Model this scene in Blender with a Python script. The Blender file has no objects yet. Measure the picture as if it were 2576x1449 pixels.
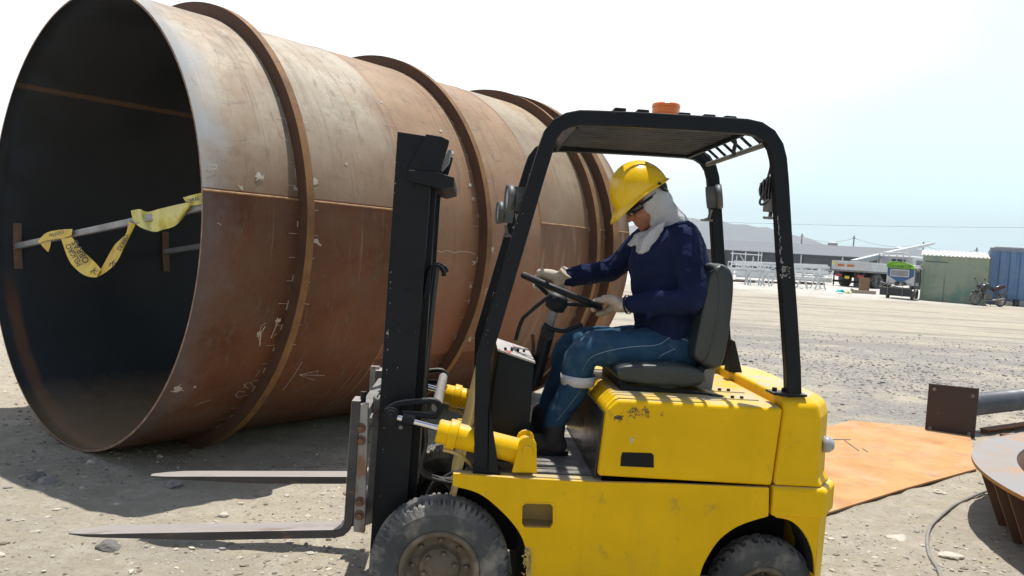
import bpy, bmesh, math, random
import numpy as np
from mathutils import Vector, Matrix, noise
random.seed(7)
R = math.radians
scene = bpy.context.scene
C = scene.collection
# ---------------------------------------------------------------- camera
CAM_H, FPX, PITCH, ROLL = 1.6, 2057.5, R(2.752), R(3.62)
fw = Vector((0, math.cos(PITCH), -math.sin(PITCH)))
_rt = Vector((1, 0, 0)); _up = _rt.cross(fw)
rt = _rt*math.cos(ROLL) + _up*math.sin(ROLL)
up = -_rt*math.sin(ROLL) + _up*math.cos(ROLL)
EYE = Vector((0, 0, CAM_H))
cd = bpy.data.cameras.new('camera'); cam = bpy.data.objects.new('camera', cd); C.objects.link(cam)
m = Matrix((rt, up, -fw)).transposed().to_4x4(); m.translation = EYE
cam.matrix_world = m
cd.sensor_width = 36; cd.lens = 36*FPX/2576; cd.clip_end = 30000; cd.clip_start = .05
scene.camera = cam
# ---------------------------------------------------------------- light
SUNV = Vector((.077, .185, 1)).normalized()
elev = math.asin(SUNV.z); azim = math.atan2(SUNV.x, SUNV.y)
w = bpy.data.worlds.new('World'); scene.world = w; w.use_nodes = True
nt = w.node_tree; N = nt.nodes; L = nt.links
bg = N['Background']
sky = N.new('ShaderNodeTexSky'); sky.sky_type = 'NISHITA'; sky.sun_disc = False
sky.sun_elevation = elev; sky.sun_rotation = azim
sky.air_density = 1.0; sky.dust_density = 1.2; sky.ozone_density = 1.2
# thin bright cloud veil: white over the tank, thinning to pale cyan on the right, clear blue overhead
tc = N.new('ShaderNodeTexCoord')
nz = N.new('ShaderNodeTexNoise'); nz.inputs['Scale'].default_value = 1.7; nz.inputs['Detail'].default_value = 4; nz.inputs['Roughness'].default_value = .45
mp = N.new('ShaderNodeMapping'); mp.inputs['Scale'].default_value = (1, 1, 2.2)
L.new(tc.outputs['Generated'], mp.inputs[0]); L.new(mp.outputs[0], nz.inputs['Vector'])
sx = N.new('ShaderNodeSeparateXYZ'); L.new(tc.outputs['Generated'], sx.inputs[0])
def wm(op, a, z, y=0.0):
    q = N.new('ShaderNodeMath'); q.operation = op
    for i, x in enumerate((a, z, y)):
        if isinstance(x, (int, float)): q.inputs[i].default_value = x
        else: L.new(x, q.inputs[i])
    return q.outputs[0]
f1 = wm('MULTIPLY_ADD', sx.outputs['X'], -3.1, .70)
f2 = wm('MULTIPLY_ADD', nz.outputs['Fac'], 2.0, f1)
f3 = wm('MULTIPLY_ADD', sx.outputs['Z'], 1.2, f2)
rp = N.new('ShaderNodeValToRGB')
rp.color_ramp.elements[0].position = .55; rp.color_ramp.elements[0].color = (.68, .925, .975, 1)
rp.color_ramp.elements[1].position = 1.0; rp.color_ramp.elements[1].color = (1.0, 1.0, 1.0, 1)
HAZE = .00018
L.new(wm('MULTIPLY', f3, .62), rp.inputs[0])
sc_ = N.new('ShaderNodeMixRGB'); sc_.blend_type = 'MULTIPLY'; sc_.inputs[0].default_value = 1; L.new(rp.outputs[0], sc_.inputs[1]); sc_.inputs[2].default_value = (12.5, 12.5, 12.5, 1)
yb = N.new('ShaderNodeMapRange'); yb.inputs['From Min'].default_value = -.25; yb.inputs['From Max'].default_value = .35; yb.inputs['To Min'].default_value = .42
L.new(sx.outputs['Y'], yb.inputs['Value'])     # unseen sky behind the camera is dimmed to cut fill light
sb = N.new('ShaderNodeMixRGB'); sb.blend_type = 'MULTIPLY'; sb.inputs[0].default_value = 1; L.new(sc_.outputs[0], sb.inputs[1]); L.new(yb.outputs[0], sb.inputs[2])
hz = N.new('ShaderNodeMapRange'); hz.inputs['From Min'].default_value = .55; hz.inputs['From Max'].default_value = .30; hz.inputs['To Min'].default_value = .05; hz.inputs['To Max'].default_value = .96
L.new(sx.outputs['Z'], hz.inputs['Value'])  # cloud veil ends above the frame, so the unseen dome adds less fill
mx = N.new('ShaderNodeMixRGB'); L.new(hz.outputs[0], mx.inputs[0]); L.new(sky.outputs[0], mx.inputs['Color1']); L.new(sb.outputs[0], mx.inputs['Color2']); L.new(mx.outputs[0], bg.inputs['Color'])
bg.inputs['Strength'].default_value = .1
sd = bpy.data.lights.new('sun', 'SUN'); sd.energy = 4.8; sd.angle = R(.53); sd.color = (1, .955, .89)
so = bpy.data.objects.new('sun', sd); C.objects.link(so)
so.rotation_euler = SUNV.to_track_quat('Z', 'Y').to_euler()
scene.view_settings.view_transform = 'Standard'; scene.view_settings.look = 'None'
scene.view_settings.exposure = 0.32; scene.view_settings.gamma = 1
scene.render.engine = 'CYCLES'
scene.cycles.max_bounces = 8; scene.cycles.diffuse_bounces = 4

# ---------------------------------------------------------------- helpers
def ray(u, v):
    return fw + rt*((u-1288)/FPX) - up*((v-724.5)/FPX)
def terr(x, y):                       # the yard rises very gently away from the tank
    t = max(0.0, min(y, 62)-13)
    s = t*t/(t+5) if t > 0 else 0
    return .0195*s
def gp(u, v, dz=0.0):                 # point on the ground
    d = ray(u, v); t = 2.0
    for _ in range(60):
        p = EYE + d*t
        f = p.z - terr(p.x, p.y) - dz
        if d.z >= -1e-4: break
        t2 = t + f/(-d.z+.0195*d.y)*.9
        if abs(t2-t) < 1e-4: break
        t = t2
    return EYE + d*t
def at(u, v, y):                      # point at world depth y
    d = ray(u, v); return EYE + d*(y/d.y)
YAW = R(3.0)
FS = Vector((math.cos(YAW), math.sin(YAW), 0)); FW = Vector((-math.sin(YAW), math.cos(YAW), 0)); FO = Vector((-.202, 3.232, 0))
def T(u, v, w):                       # truck frame: s rearward, w across, z up
    d = ray(u, v); t = ((FO+FW*w-EYE).dot(FW))/d.dot(FW); p = EYE+d*t-FO
    return (p.dot(FS), p.z)
def TL(w, *pts): return [T(u, v, w) for u, v in pts]

def tag(o, label=None, cat=None, group=None, kind=None):
    if label: o['label'] = label
    if cat: o['category'] = cat
    if group: o['group'] = group
    if kind: o['kind'] = kind
    return o
def empty(name, loc, rz=0, **k):
    o = bpy.data.objects.new(name, None); C.objects.link(o); o.location = loc; o.rotation_euler = (0, 0, rz)
    o.empty_display_size = .1
    return tag(o, **k)
class MB:
    def __init__(s): s.v = []; s.f = []; s.sm = []; s.mi = []; s.cur = 0
    def add(s, vs, fs, smooth=False):
        b = len(s.v); s.v += [tuple(p) for p in vs]
        for f in fs: s.f.append([i+b for i in f]); s.sm.append(smooth); s.mi.append(s.cur)
        return s
    def hexa(s, p, smooth=False):      # p: 8 corners, bottom 4 then top 4
        return s.add(p, [(3,2,1,0),(4,5,6,7),(0,1,5,4),(1,2,6,5),(2,3,7,6),(3,0,4,7)], smooth)
    def box(s, a, b):
        x0,y0,z0 = [min(i,j) for i,j in zip(a,b)]; x1,y1,z1 = [max(i,j) for i,j in zip(a,b)]
        return s.hexa([(x0,y0,z0),(x1,y0,z0),(x1,y1,z0),(x0,y1,z0),(x0,y0,z1),(x1,y0,z1),(x1,y1,z1),(x0,y1,z1)])
    def bar(s, a, b, wd, ht, upv=(0,0,1)):
        a = Vector(a); b = Vector(b); d = (b-a).normalized(); u = Vector(upv)
        if abs(d.dot(u)) > .98: u = Vector((1,0,0))
        sd = d.cross(u).normalized(); u = sd.cross(d).normalized()
        sd *= wd/2; u *= ht/2
        return s.hexa([a-sd-u, a+sd-u, b+sd-u, b-sd-u, a-sd+u, a+sd+u, b+sd+u, b-sd+u])
    def prism(s, ol, w0, w1):          # outline in (x,z), extruded along y
        n = len(ol); ar = sum(ol[i][0]*ol[(i+1)%n][1]-ol[(i+1)%n][0]*ol[i][1] for i in range(n))
        if ar < 0: ol = ol[::-1]
        vs = [(x,w0,z) for x,z in ol]+[(x,w1,z) for x,z in ol]
        fs = [list(range(n)), list(range(2*n-1, n-1, -1))]
        fs += [[(i+1)%n, i, i+n, (i+1)%n+n] for i in range(n)]
        return s.add(vs, fs)
    def tube(s, path, r, n=10, cap=True, smooth=True):
        P = [Vector(p) for p in path]; rr = r if isinstance(r, (list, tuple)) else [r]*len(P)
        vs = []; fs = []; prev = None
        for i, p in enumerate(P):
            t = (P[min(i+1, len(P)-1)]-P[max(i-1, 0)]).normalized()
            if prev is None:
                u = Vector((0,0,1)) if abs(t.z) < .9 else Vector((1,0,0)); u = (u-t*u.dot(t)).normalized()
            else: u = (prev-t*prev.dot(t)).normalized()
            prev = u; v2 = t.cross(u)
            for k in range(n):
                a = 2*math.pi*k/n; vs.append(p+(u*math.cos(a)+v2*math.sin(a))*rr[i])
        for i in range(len(P)-1):
            for k in range(n):
                k2 = (k+1)%n; fs.append((i*n+k, i*n+k2, (i+1)*n+k2, (i+1)*n+k))
        s.add(vs, fs, smooth)
        if cap:
            s.add([vs[k] for k in range(n)], [list(range(n-1,-1,-1))]); s.add([vs[(len(P)-1)*n+k] for k in range(n)], [list(range(n))])
        return s
    def lathe(s, prof, c, ax, n=48, smooth=True, closed=False):   # prof (radius, along axis)
        a = Vector(ax).normalized(); u = Vector((0,0,1)) if abs(a.z) < .9 else Vector((1,0,0))
        u = (u-a*u.dot(a)).normalized(); v2 = a.cross(u); c = Vector(c); vs = []; fs = []
        for k in range(n):
            t = 2*math.pi*k/n; d = u*math.cos(t)+v2*math.sin(t)
            for r_, h in prof: vs.append(c+a*h+d*r_)
        m_ = len(prof)
        for k in range(n):
            k2 = (k+1)%n
            for i in range(m_ if closed else m_-1):
                i2 = (i+1)%m_; fs.append((k*m_+i, k2*m_+i, k2*m_+i2, k*m_+i2))
        return s.add(vs, fs, smooth)
    def sphere(s, c, r, nu=16, nv=10, rot=None):
        r = (r,r,r) if not isinstance(r, (tuple, list)) else r
        vs = []; fs = []; c = Vector(c)
        for j in range(nv+1):
            ph = math.pi*j/nv
            for i in range(nu):
                t = 2*math.pi*i/nu
                p = Vector((math.sin(ph)*math.cos(t)*r[0], math.sin(ph)*math.sin(t)*r[1], math.cos(ph)*r[2]))
                if rot: p = rot@p
                vs.append(c+p)
        for j in range(nv):
            for i in range(nu):
                i2 = (i+1)%nu; fs.append((j*nu+i, (j+1)*nu+i, (j+1)*nu+i2, j*nu+i2))
        return s.add(vs, fs, True)
    def build(s, name, mat, parent=None, bevel=0, seg=2, **k):
        me = bpy.data.meshes.new(name); me.from_pydata([tuple(v) for v in s.v], [], s.f)
        mats = mat if isinstance(mat, (list, tuple)) else [mat]
        for mm in mats: me.materials.append(mm)
        me.polygons.foreach_set('use_smooth', s.sm); me.polygons.foreach_set('material_index', s.mi)
        me.validate(); me.update()
        o = bpy.data.objects.new(name, me); C.objects.link(o)
        if parent: o.parent = parent
        if bevel:
            md = o.modifiers.new('b', 'BEVEL'); md.width = bevel; md.segments = seg; md.limit_method = 'ANGLE'; md.angle_limit = R(35)
            md.harden_normals = False
        return tag(o, **k)
def crv(pts, n=6):                    # Catmull-Rom through points
    P = [Vector(p) for p in pts]; out = []
    for i in range(len(P)-1):
        p0 = P[max(i-1,0)]; p1 = P[i]; p2 = P[i+1]; p3 = P[min(i+2,len(P)-1)]
        for k in range(n):
            t = k/n
            out.append(.5*((2*p1)+(p2-p0)*t+(2*p0-5*p1+4*p2-p3)*t*t+(3*p1-p0-3*p2+p3)*t**3))
    return out+[P[-1]]
def offset_band(path, h):             # closed outline of a band of half width h about a 2D path
    l = []; r_ = []; n = len(path)
    for i, p in enumerate(path):
        a = path[max(i-1,0)]; b = path[min(i+1,n-1)]; dx, dz = b[0]-a[0], b[1]-a[1]; q = math.hypot(dx, dz) or 1
        hh = h[i] if isinstance(h, list) else h
        l.append((p[0]-dz/q*hh, p[1]+dx/q*hh)); r_.append((p[0]+dz/q*hh, p[1]-dx/q*hh))
    return l+r_[::-1]

# ---------------------------------------------------------------- materials
def mat(name, c1, c2=None, scale=6, rough=.6, metal=0, bump=.0, bscale=40, lo=.35, hi=.65, c3=None, s3=25, lo3=.6, hi3=.7,
        dust=None, dlo=.55, stretch=(1,1,1), spec=None, rvar=.1, coat=0, sheen=0, obj=True, trans=0, alpha=None):
    M = bpy.data.materials.new(name); M.use_nodes = True; t = M.node_tree; n = t.nodes; l = t.links
    b = n['Principled BSDF']; b.inputs['Metallic'].default_value = metal; b.inputs['Roughness'].default_value = rough
    if spec is not None: b.inputs['Specular IOR Level'].default_value = spec
    if coat: b.inputs['Coat Weight'].default_value = coat; b.inputs['Coat Roughness'].default_value = .15
    if sheen: b.inputs['Sheen Weight'].default_value = sheen
    if trans: b.inputs['Transmission Weight'].default_value = trans
    tcn = n.new('ShaderNodeTexCoord'); mpn = n.new('ShaderNodeMapping'); mpn.inputs['Scale'].default_value = stretch
    l.new(tcn.outputs['Object' if obj else 'Generated'], mpn.inputs[0]); vec = mpn.outputs[0]
    def noise_(sc, det=6, ro=.6):
        q = n.new('ShaderNodeTexNoise'); q.inputs['Scale'].default_value = sc; q.inputs['Detail'].default_value = det; q.inputs['Roughness'].default_value = ro
        l.new(vec, q.inputs['Vector']); return q.outputs['Fac']
    def rng(fac, a, z):
        q = n.new('ShaderNodeMapRange'); q.inputs['From Min'].default_value = a; q.inputs['From Max'].default_value = z; l.new(fac, q.inputs['Value']); return q.outputs[0]
    def mixc(f, a, z):
        q = n.new('ShaderNodeMixRGB'); l.new(f, q.inputs[0])
        for i, x in ((1, a), (2, z)):
            if isinstance(x, (tuple, list)): q.inputs[i].default_value = (*x, 1)
            else: l.new(x, q.inputs[i])
        return q.outputs[0]
    col = None
    nf = noise_(scale)
    if c2: col = mixc(rng(nf, lo, hi), c1, c2)
    if c3: col = mixc(rng(noise_(s3, 4), lo3, hi3), col if col else c1, c3)
    if dust:
        g = n.new('ShaderNodeNewGeometry'); sp = n.new('ShaderNodeSeparateXYZ'); l.new(g.outputs['True Normal'], sp.inputs[0])
        q = n.new('ShaderNodeMath'); q.operation = 'MULTIPLY'; l.new(rng(sp.outputs['Z'], dlo, 1.0), q.inputs[0]); l.new(rng(noise_(9, 5), .3, .6), q.inputs[1])
        col = mixc(q.outputs[0], col if col else c1, dust)
    if col: l.new(col, b.inputs['Base Color'])
    else: b.inputs['Base Color'].default_value = (*c1, 1)
    if rvar:
        q = n.new('ShaderNodeMapRange'); q.inputs['To Min'].default_value = max(0, rough-rvar); q.inputs['To Max'].default_value = min(1, rough+rvar)
        q.inputs['From Min'].default_value = .3; q.inputs['From Max'].default_value = .7
        l.new(nf, q.inputs['Value']); l.new(q.outputs[0], b.inputs['Roughness'])
    if bump:
        q = n.new('ShaderNodeBump'); q.inputs['Strength'].default_value = 1; q.inputs['Distance'].default_value = bump
        l.new(noise_(bscale, 6, .6), q.inputs['Height']); l.new(q.outputs[0], b.inputs['Normal'])
    return M
yellow = mat('yellow_paint', (.84,.51,.001), (.74,.445,.001), 3, .45, spec=.18, bump=.0012, bscale=14, c3=(.36,.24,.05), s3=9, lo3=.62, hi3=.8, dust=(.50,.42,.27), dlo=.75)
def overlay(M, layers):                # (stretch, scale, lo, hi, amount, colour)
    t = M.node_tree; n = t.nodes; l = t.links; bs = n['Principled BSDF']; prev = bs.inputs['Base Color'].links[0].from_socket; tcn = n.new('ShaderNodeTexCoord')
    for st, sc_n, lo_, hi_, amt, colr in layers:
        mpn = n.new('ShaderNodeMapping'); mpn.inputs['Scale'].default_value = st; l.new(tcn.outputs['Object'], mpn.inputs[0])
        q = n.new('ShaderNodeTexNoise'); q.inputs['Scale'].default_value = sc_n; q.inputs['Detail'].default_value = 8; q.inputs['Roughness'].default_value = .7; q.inputs['Distortion'].default_value = .6; l.new(mpn.outputs[0], q.inputs['Vector'])
        mr = n.new('ShaderNodeMapRange'); mr.inputs['From Min'].default_value = lo_; mr.inputs['From Max'].default_value = hi_; mr.inputs['To Max'].default_value = amt; l.new(q.outputs['Fac'], mr.inputs['Value'])
        mx_ = n.new('ShaderNodeMixRGB'); l.new(mr.outputs[0], mx_.inputs[0]); l.new(prev, mx_.inputs[1]); mx_.inputs[2].default_value = (*colr, 1); prev = mx_.outputs[0]
    l.new(prev, bs.inputs['Base Color']); return M
overlay(yellow, [((7,7,.7), 2.2, .55, .78, .25, (.36,.23,.03)), ((1,1,1), 2.0, .5, .72, .2, (.62,.45,.06)), ((1,1,3), 60, .66, .74, .7, (.12,.08,.04)), ((9,1,1), 16, .70, .74, .5, (.62,.55,.36))])
yellow_dusty = mat('dusty_yellow_paint', (.55,.40,.10), (.52,.43,.22), 5, .6, bump=.0012, bscale=14, c3=(.30,.19,.06), s3=18, lo3=.62, hi3=.8, dust=(.45,.39,.28), dlo=.6)
black = mat('worn_black_paint', (.004,.006,.010), (.010,.013,.018), 5, .5, spec=.22, bump=.0006, bscale=30, c3=(.06,.06,.06), s3=34, lo3=.69, hi3=.76, dust=(.16,.15,.13), dlo=.6)
chipped = mat('chipped_black_paint', (.004,.006,.010), (.009,.012,.017), 5, .5, spec=.22, bump=.0006, bscale=30, c3=(.33,.32,.30), s3=22, lo3=.73, hi3=.75, dust=(.16,.15,.13), dlo=.6)
steel = mat('bare_steel', (.30,.29,.28), (.20,.19,.18), 12, .42, .75, bump=.001, bscale=60, stretch=(.3,1,1))
chrome = mat('chrome', (.75,.75,.76), None, rough=.12, metal=1, rvar=0)
rusty = mat('rusted_steel', (.17,.075,.035), (.27,.12,.05), 14, .8, .1, bump=.001, bscale=60, c3=(.10,.05,.035), s3=30)
greysteel = mat('dusty_grey_steel', (.26,.25,.24), (.17,.17,.17), 9, .65, .2, bump=.001, bscale=50, c3=(.20,.11,.06), s3=20, lo3=.62, hi3=.7)
glass = mat('lamp_glass', (.7,.72,.74), None, rough=.1, rvar=0)
dark = mat('dark_void', (.006,.006,.006), None, rough=.9, rvar=0)

# ================================================================ GROUND
def ground_material():
    M = bpy.data.materials.new('dry_yard_dirt'); M.use_nodes = True; t = M.node_tree; n = t.nodes; l = t.links
    b = n['Principled BSDF']; b.inputs['Roughness'].default_value = .95; b.inputs['Specular IOR Level'].default_value = .15
    tcn = n.new('ShaderNodeTexCoord')
    def nz(sc, det=8, ro=.65, st=(1,1,1)):
        mp_ = n.new('ShaderNodeMapping'); mp_.inputs['Scale'].default_value = st; l.new(tcn.outputs['Object'], mp_.inputs[0])
        q = n.new('ShaderNodeTexNoise'); q.inputs['Scale'].default_value = sc; q.inputs['Detail'].default_value = det; q.inputs['Roughness'].default_value = ro
        l.new(mp_.outputs[0], q.inputs['Vector']); return q.outputs['Fac']
    def rng(f, a, z, c=0, d=1):
        q = n.new('ShaderNodeMapRange'); q.inputs['From Min'].default_value = a; q.inputs['From Max'].default_value = z
        q.inputs['To Min'].default_value = c; q.inputs['To Max'].default_value = d; l.new(f, q.inputs['Value']); return q.outputs[0]
    def mix(f, a, z):
        q = n.new('ShaderNodeMixRGB'); l.new(f, q.inputs[0])
        for i, x in ((1, a), (2, z)):
            if isinstance(x, tuple): q.inputs[i].default_value = (*x, 1)
            else: l.new(x, q.inputs[i])
        return q.outputs[0]
    def mth(op, a, z):
        q = n.new('ShaderNodeMath'); q.operation = op
        for i, x in ((0, a), (1, z)):
            if isinstance(x, (int, float)): q.inputs[i].default_value = x
            else: l.new(x, q.inputs[i])
        return q.outputs[0]
    sp = n.new('ShaderNodeSeparateXYZ'); l.new(tcn.outputs['Object'], sp.inputs[0])
    col = mix(rng(nz(.9), .3, .7), (.50,.44,.335), (.39,.345,.265))
    col = mix(rng(nz(7, 6), .45, .72), col, (.55,.50,.41))
    col = mix(rng(nz(26, 8, .75), .54, .68), col, (.27,.24,.20))
    col = mix(mth('MULTIPLY', rng(nz(.45, 7, .7, (1,1.6,1)), .48, .60), .4), col, (.34,.315,.275))
    col = mix(mth('MULTIPLY', rng(nz(2.6, 8, .75), .55, .66), .4), col, (.60,.55,.46))
    # worn wheel tracks running across the yard
    tr = mth('MULTIPLY', rng(nz(.8, 6, .7, (.10, 1, 1)), .5, .60), mth('MULTIPLY', rng(sp.outputs['Y'], 12, 17), rng(sp.outputs['Y'], 44, 34)))
    col = mix(mth('MULTIPLY', rng(sp.outputs['Y'], 11, 18), .30), col, (.36,.335,.28))
    col = mix(mth('MULTIPLY', tr, .8), col, (.25,.23,.20))
    # grey crushed stone spread behind the machine, ending raggedly
    edge = mth('ADD', sp.outputs['Y'], rng(nz(.35, 4), .25, .75, -3, 3))
    gx = mth('ADD', sp.outputs['X'], rng(nz(.5, 4), .25, .75, -1.6, 1.6))
    gm = mth('MULTIPLY', mth('MULTIPLY', rng(edge, 8.2, 9.6), rng(edge, 21, 16)), rng(gx, 2.2, 4.5))
    gm = mth('MULTIPLY', gm, rng(nz(.8, 6, .7), .36, .56))
    gr = mix(rng(nz(16, 8, .8), .35, .65), (.12,.12,.12), (.40,.385,.36))
    col = mix(mth('MULTIPLY', gm, .85), col, gr)
    # pale dust towards the steel yard
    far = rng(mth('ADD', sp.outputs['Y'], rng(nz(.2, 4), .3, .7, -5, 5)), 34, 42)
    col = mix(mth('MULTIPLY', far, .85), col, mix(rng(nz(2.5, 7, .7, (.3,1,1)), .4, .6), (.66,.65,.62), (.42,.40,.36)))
    l.new(col, b.inputs['Base Color'])
    b1 = n.new('ShaderNodeBump'); b1.inputs['Distance'].default_value = .035; l.new(nz(13, 9, .7), b1.inputs['Height'])
    b2 = n.new('ShaderNodeBump'); b2.inputs['Distance'].default_value = .010; l.new(nz(75, 5, .7), b2.inputs['Height']); l.new(b1.outputs[0], b2.inputs['Normal'])
    l.new(b2.outputs[0], b.inputs['Normal'])
    return M
def bumpz(x, y):
    return .018*noise.noise((x*2.1, y*2.1, .3))+.012*noise.noise((x*6.3, y*6.3, 4.))+.006*noise.noise((x*19, y*19, 9.))
gxs = list(np.concatenate([-np.geomspace(6000, 6.5, 26), np.arange(-6, 9.01, .06), np.geomspace(9.5, 6000, 26)]))
gys = list(np.concatenate([[-60,-20,-6,-2,0,1], np.arange(2, 13, .06), np.geomspace(13.1, 62, 60), np.geomspace(68, 9000, 24)]))
def gz(x, y): return terr(x, y) + (bumpz(x, y) if (-7 < x < 30 and 1 < y < 60) else 0)
gv = [(x, y, gz(x, y)) for y in gys for x in gxs]; nx = len(gxs)
gf = [(j*nx+i, j*nx+i+1, (j+1)*nx+i+1, (j+1)*nx+i) for j in range(len(gys)-1) for i in range(nx-1)]
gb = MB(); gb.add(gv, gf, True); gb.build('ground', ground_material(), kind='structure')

# loose stones: shard shapes scattered as ground cover
def shard(rs, jag=.35):
    bm = bmesh.new(); bmesh.ops.create_icosphere(bm, subdivisions=1, radius=1)
    for v in bm.verts:
        k = 1+rs.uniform(-jag, jag); v.co = Vector((v.co.x*k, v.co.y*k, v.co.z*k))
    vs = np.array([v.co[:] for v in bm.verts]); fs = [[v.index for v in f.verts] for f in bm.faces]; bm.free(); return vs, fs
rs = random.Random(3); shards = [shard(rs) for _ in range(8)]
def gravel(name, places, mats, label):
    rs = random.Random(11); V = []; F = []; MI = []; b = 0
    for (x, y, s) in places:
        vs, fs = shards[rs.randrange(8)]; a = rs.uniform(0, 6.28); ca, sa_ = math.cos(a), math.sin(a)
        sc = np.array([rs.uniform(.7, 1.5), rs.uniform(.5, 1), rs.uniform(.22, .6)])*s
        p = vs*sc; q = np.stack([p[:,0]*ca-p[:,1]*sa_+x, p[:,0]*sa_+p[:,1]*ca+y, p[:,2]+gz(x, y)+s*.1], 1)
        V.append(q); F += [[i+b for i in f] for f in fs]; mi = rs.randrange(len(mats)); MI += [mi]*len(fs); b += len(vs)
    me = bpy.data.meshes.new(name); me.from_pydata(np.concatenate(V).tolist(), [], F)
    for mm in mats: me.materials.append(mm)
    me.polygons.foreach_set('material_index', MI); me.update()
    o = bpy.data.objects.new(name, me); C.objects.link(o); tag(o, label, 'gravel', kind='stuff')
st_tan = mat('pale_stone', (.56,.51,.42), (.42,.39,.33), 30, .9, bump=.002)
st_grey = mat('grey_stone', (.20,.19,.175), (.31,.29,.26), 30, .9, bump=.002)
st_brown = mat('brown_stone', (.20,.165,.12), (.28,.24,.18), 30, .9, bump=.002)
st_dark = mat('dark_stone', (.12,.115,.105), (.19,.18,.165), 30, .9, bump=.002)
pl = []
for i in range(22000):
    u = rs.random(); y = 2.6+11*u**1.6; x = rs.uniform(-.75, .75)*y*1.0
    if noise.noise((x*.8, y*.8, 2)) < rs.uniform(-.5, .35): continue
    pl.append((x, y, min(.022, .0034*(1+rs.paretovariate(1.9)))))
gravel('loose_stones', pl, [st_tan, st_tan, st_brown, st_grey], 'small pale stones lying loose over the dry dirt of the yard')
pl = []
for i in range(9500):
    y = rs.uniform(7.5, 21); x = rs.uniform(2.5, 1+.64*y)
    e = y+6*(noise.noise((x*.35, y*.35, 0)))
    if e < 8.6+rs.uniform(-2,2) or e > 18+rs.uniform(-4,2) or x+1.5*noise.noise((x*.5,y*.5,7)) < 2.4+rs.uniform(-.5,2.5): continue
    pl.append((x, y, rs.uniform(.007, .024)*(1 if rs.random() < .95 else 1.6)))
gravel('crushed_stone', pl, [st_grey, st_grey, st_dark], 'grey crushed stone spread on the ground behind the forklift')
def rock(u, v, s, label, m_, seed, flat=.6):
    r_ = random.Random(seed); p = gp(u, v); bm = bmesh.new(); bmesh.ops.create_icosphere(bm, subdivisions=3, radius=1)
    for q in bm.verts:
        k = 1+.35*noise.noise(q.co*1.1+Vector((seed, 0, 0)))+.12*noise.noise(q.co*3+Vector((seed, 5, 0))); q.co = Vector((q.co.x*k*s*1.25, q.co.y*k*s, q.co.z*k*s*flat))
    me = bpy.data.meshes.new('stone'); bm.to_mesh(me); bm.free(); me.materials.append(m_)
    o = bpy.data.objects.new('stone', me); C.objects.link(o); o.location = (p.x, p.y, p.z+s*flat*.35); o.rotation_euler = (r_.uniform(-.2,.2), r_.uniform(-.2,.2), r_.uniform(0,6))
    tag(o, label, 'stone', 'larger stones on the dirt')
rock(437, 1222, .045, 'rounded grey stone in the tank shadow just below the far fork', st_grey, 1, .75)
rock(273, 1380, .045, 'dark brown flat stone on sunlit dirt below the near fork tip', st_dark, 2)
rock(229, 1165, .028, 'small pale stone lying at the bottom of the tank rim', st_tan, 3)
rock(118, 1214, .05, 'light slab stone among dark ones left in the tank shadow', st_grey, 4, .4)
rock(93, 1203, .05, 'darkest jagged stone among the broken ones in the tank shadow at far left', st_dark, 5, .5)
rock(560, 1300, .028, 'pale stone at the sunlit edge right of the tank shadow', st_tan, 6)
rock(2365, 1240, .05, 'flat pale slab stone between the orange plate and the loose cable', st_tan, 7, .3)
rock(2390, 1400, .065, 'long flat stone right of the cable near the bottom edge', st_tan, 8, .28)
rock(2255, 1358, .055, 'flat pale stone left of the cable near the rear of the forklift', st_tan, 9, .3)

# ================================================================ TANK
TR, TX, TY, TTH = 1.5948, -3.0566, 5.729, 0.89861
tank = empty('steel_tank', (TX, TY, 0), TTH, label='huge rusty steel cylinder lying on its side with stiffening rings, open end facing left', cat='tank')
def cyl(a_, off, dr=0.0): return (off, (TR+dr)*math.cos(a_), TR+(TR+dr)*math.sin(a_))
TAX = Vector((math.cos(TTH), math.sin(TTH), 0)); TNN = Vector((-math.sin(TTH), math.cos(TTH), 0)); TC = Vector((TX, TY, TR))
def cylpx(u, v):                      # pixel -> (offset, angle) on the outer skin
    d = ray(u, v); a = EYE-TC; ax_, az_ = a.dot(TNN), a.z; dx, dz = d.dot(TNN), d.z
    k = dx*dx+dz*dz; b_ = ax_*dx+az_*dz; e = ax_*ax_+az_*az_-TR*TR; q = b_*b_-k*e
    t = (-b_-math.sqrt(max(q, 0)))/k; p = EYE+d*t-TC; return p.dot(TAX), math.atan2(p.z, p.dot(TNN))
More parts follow.
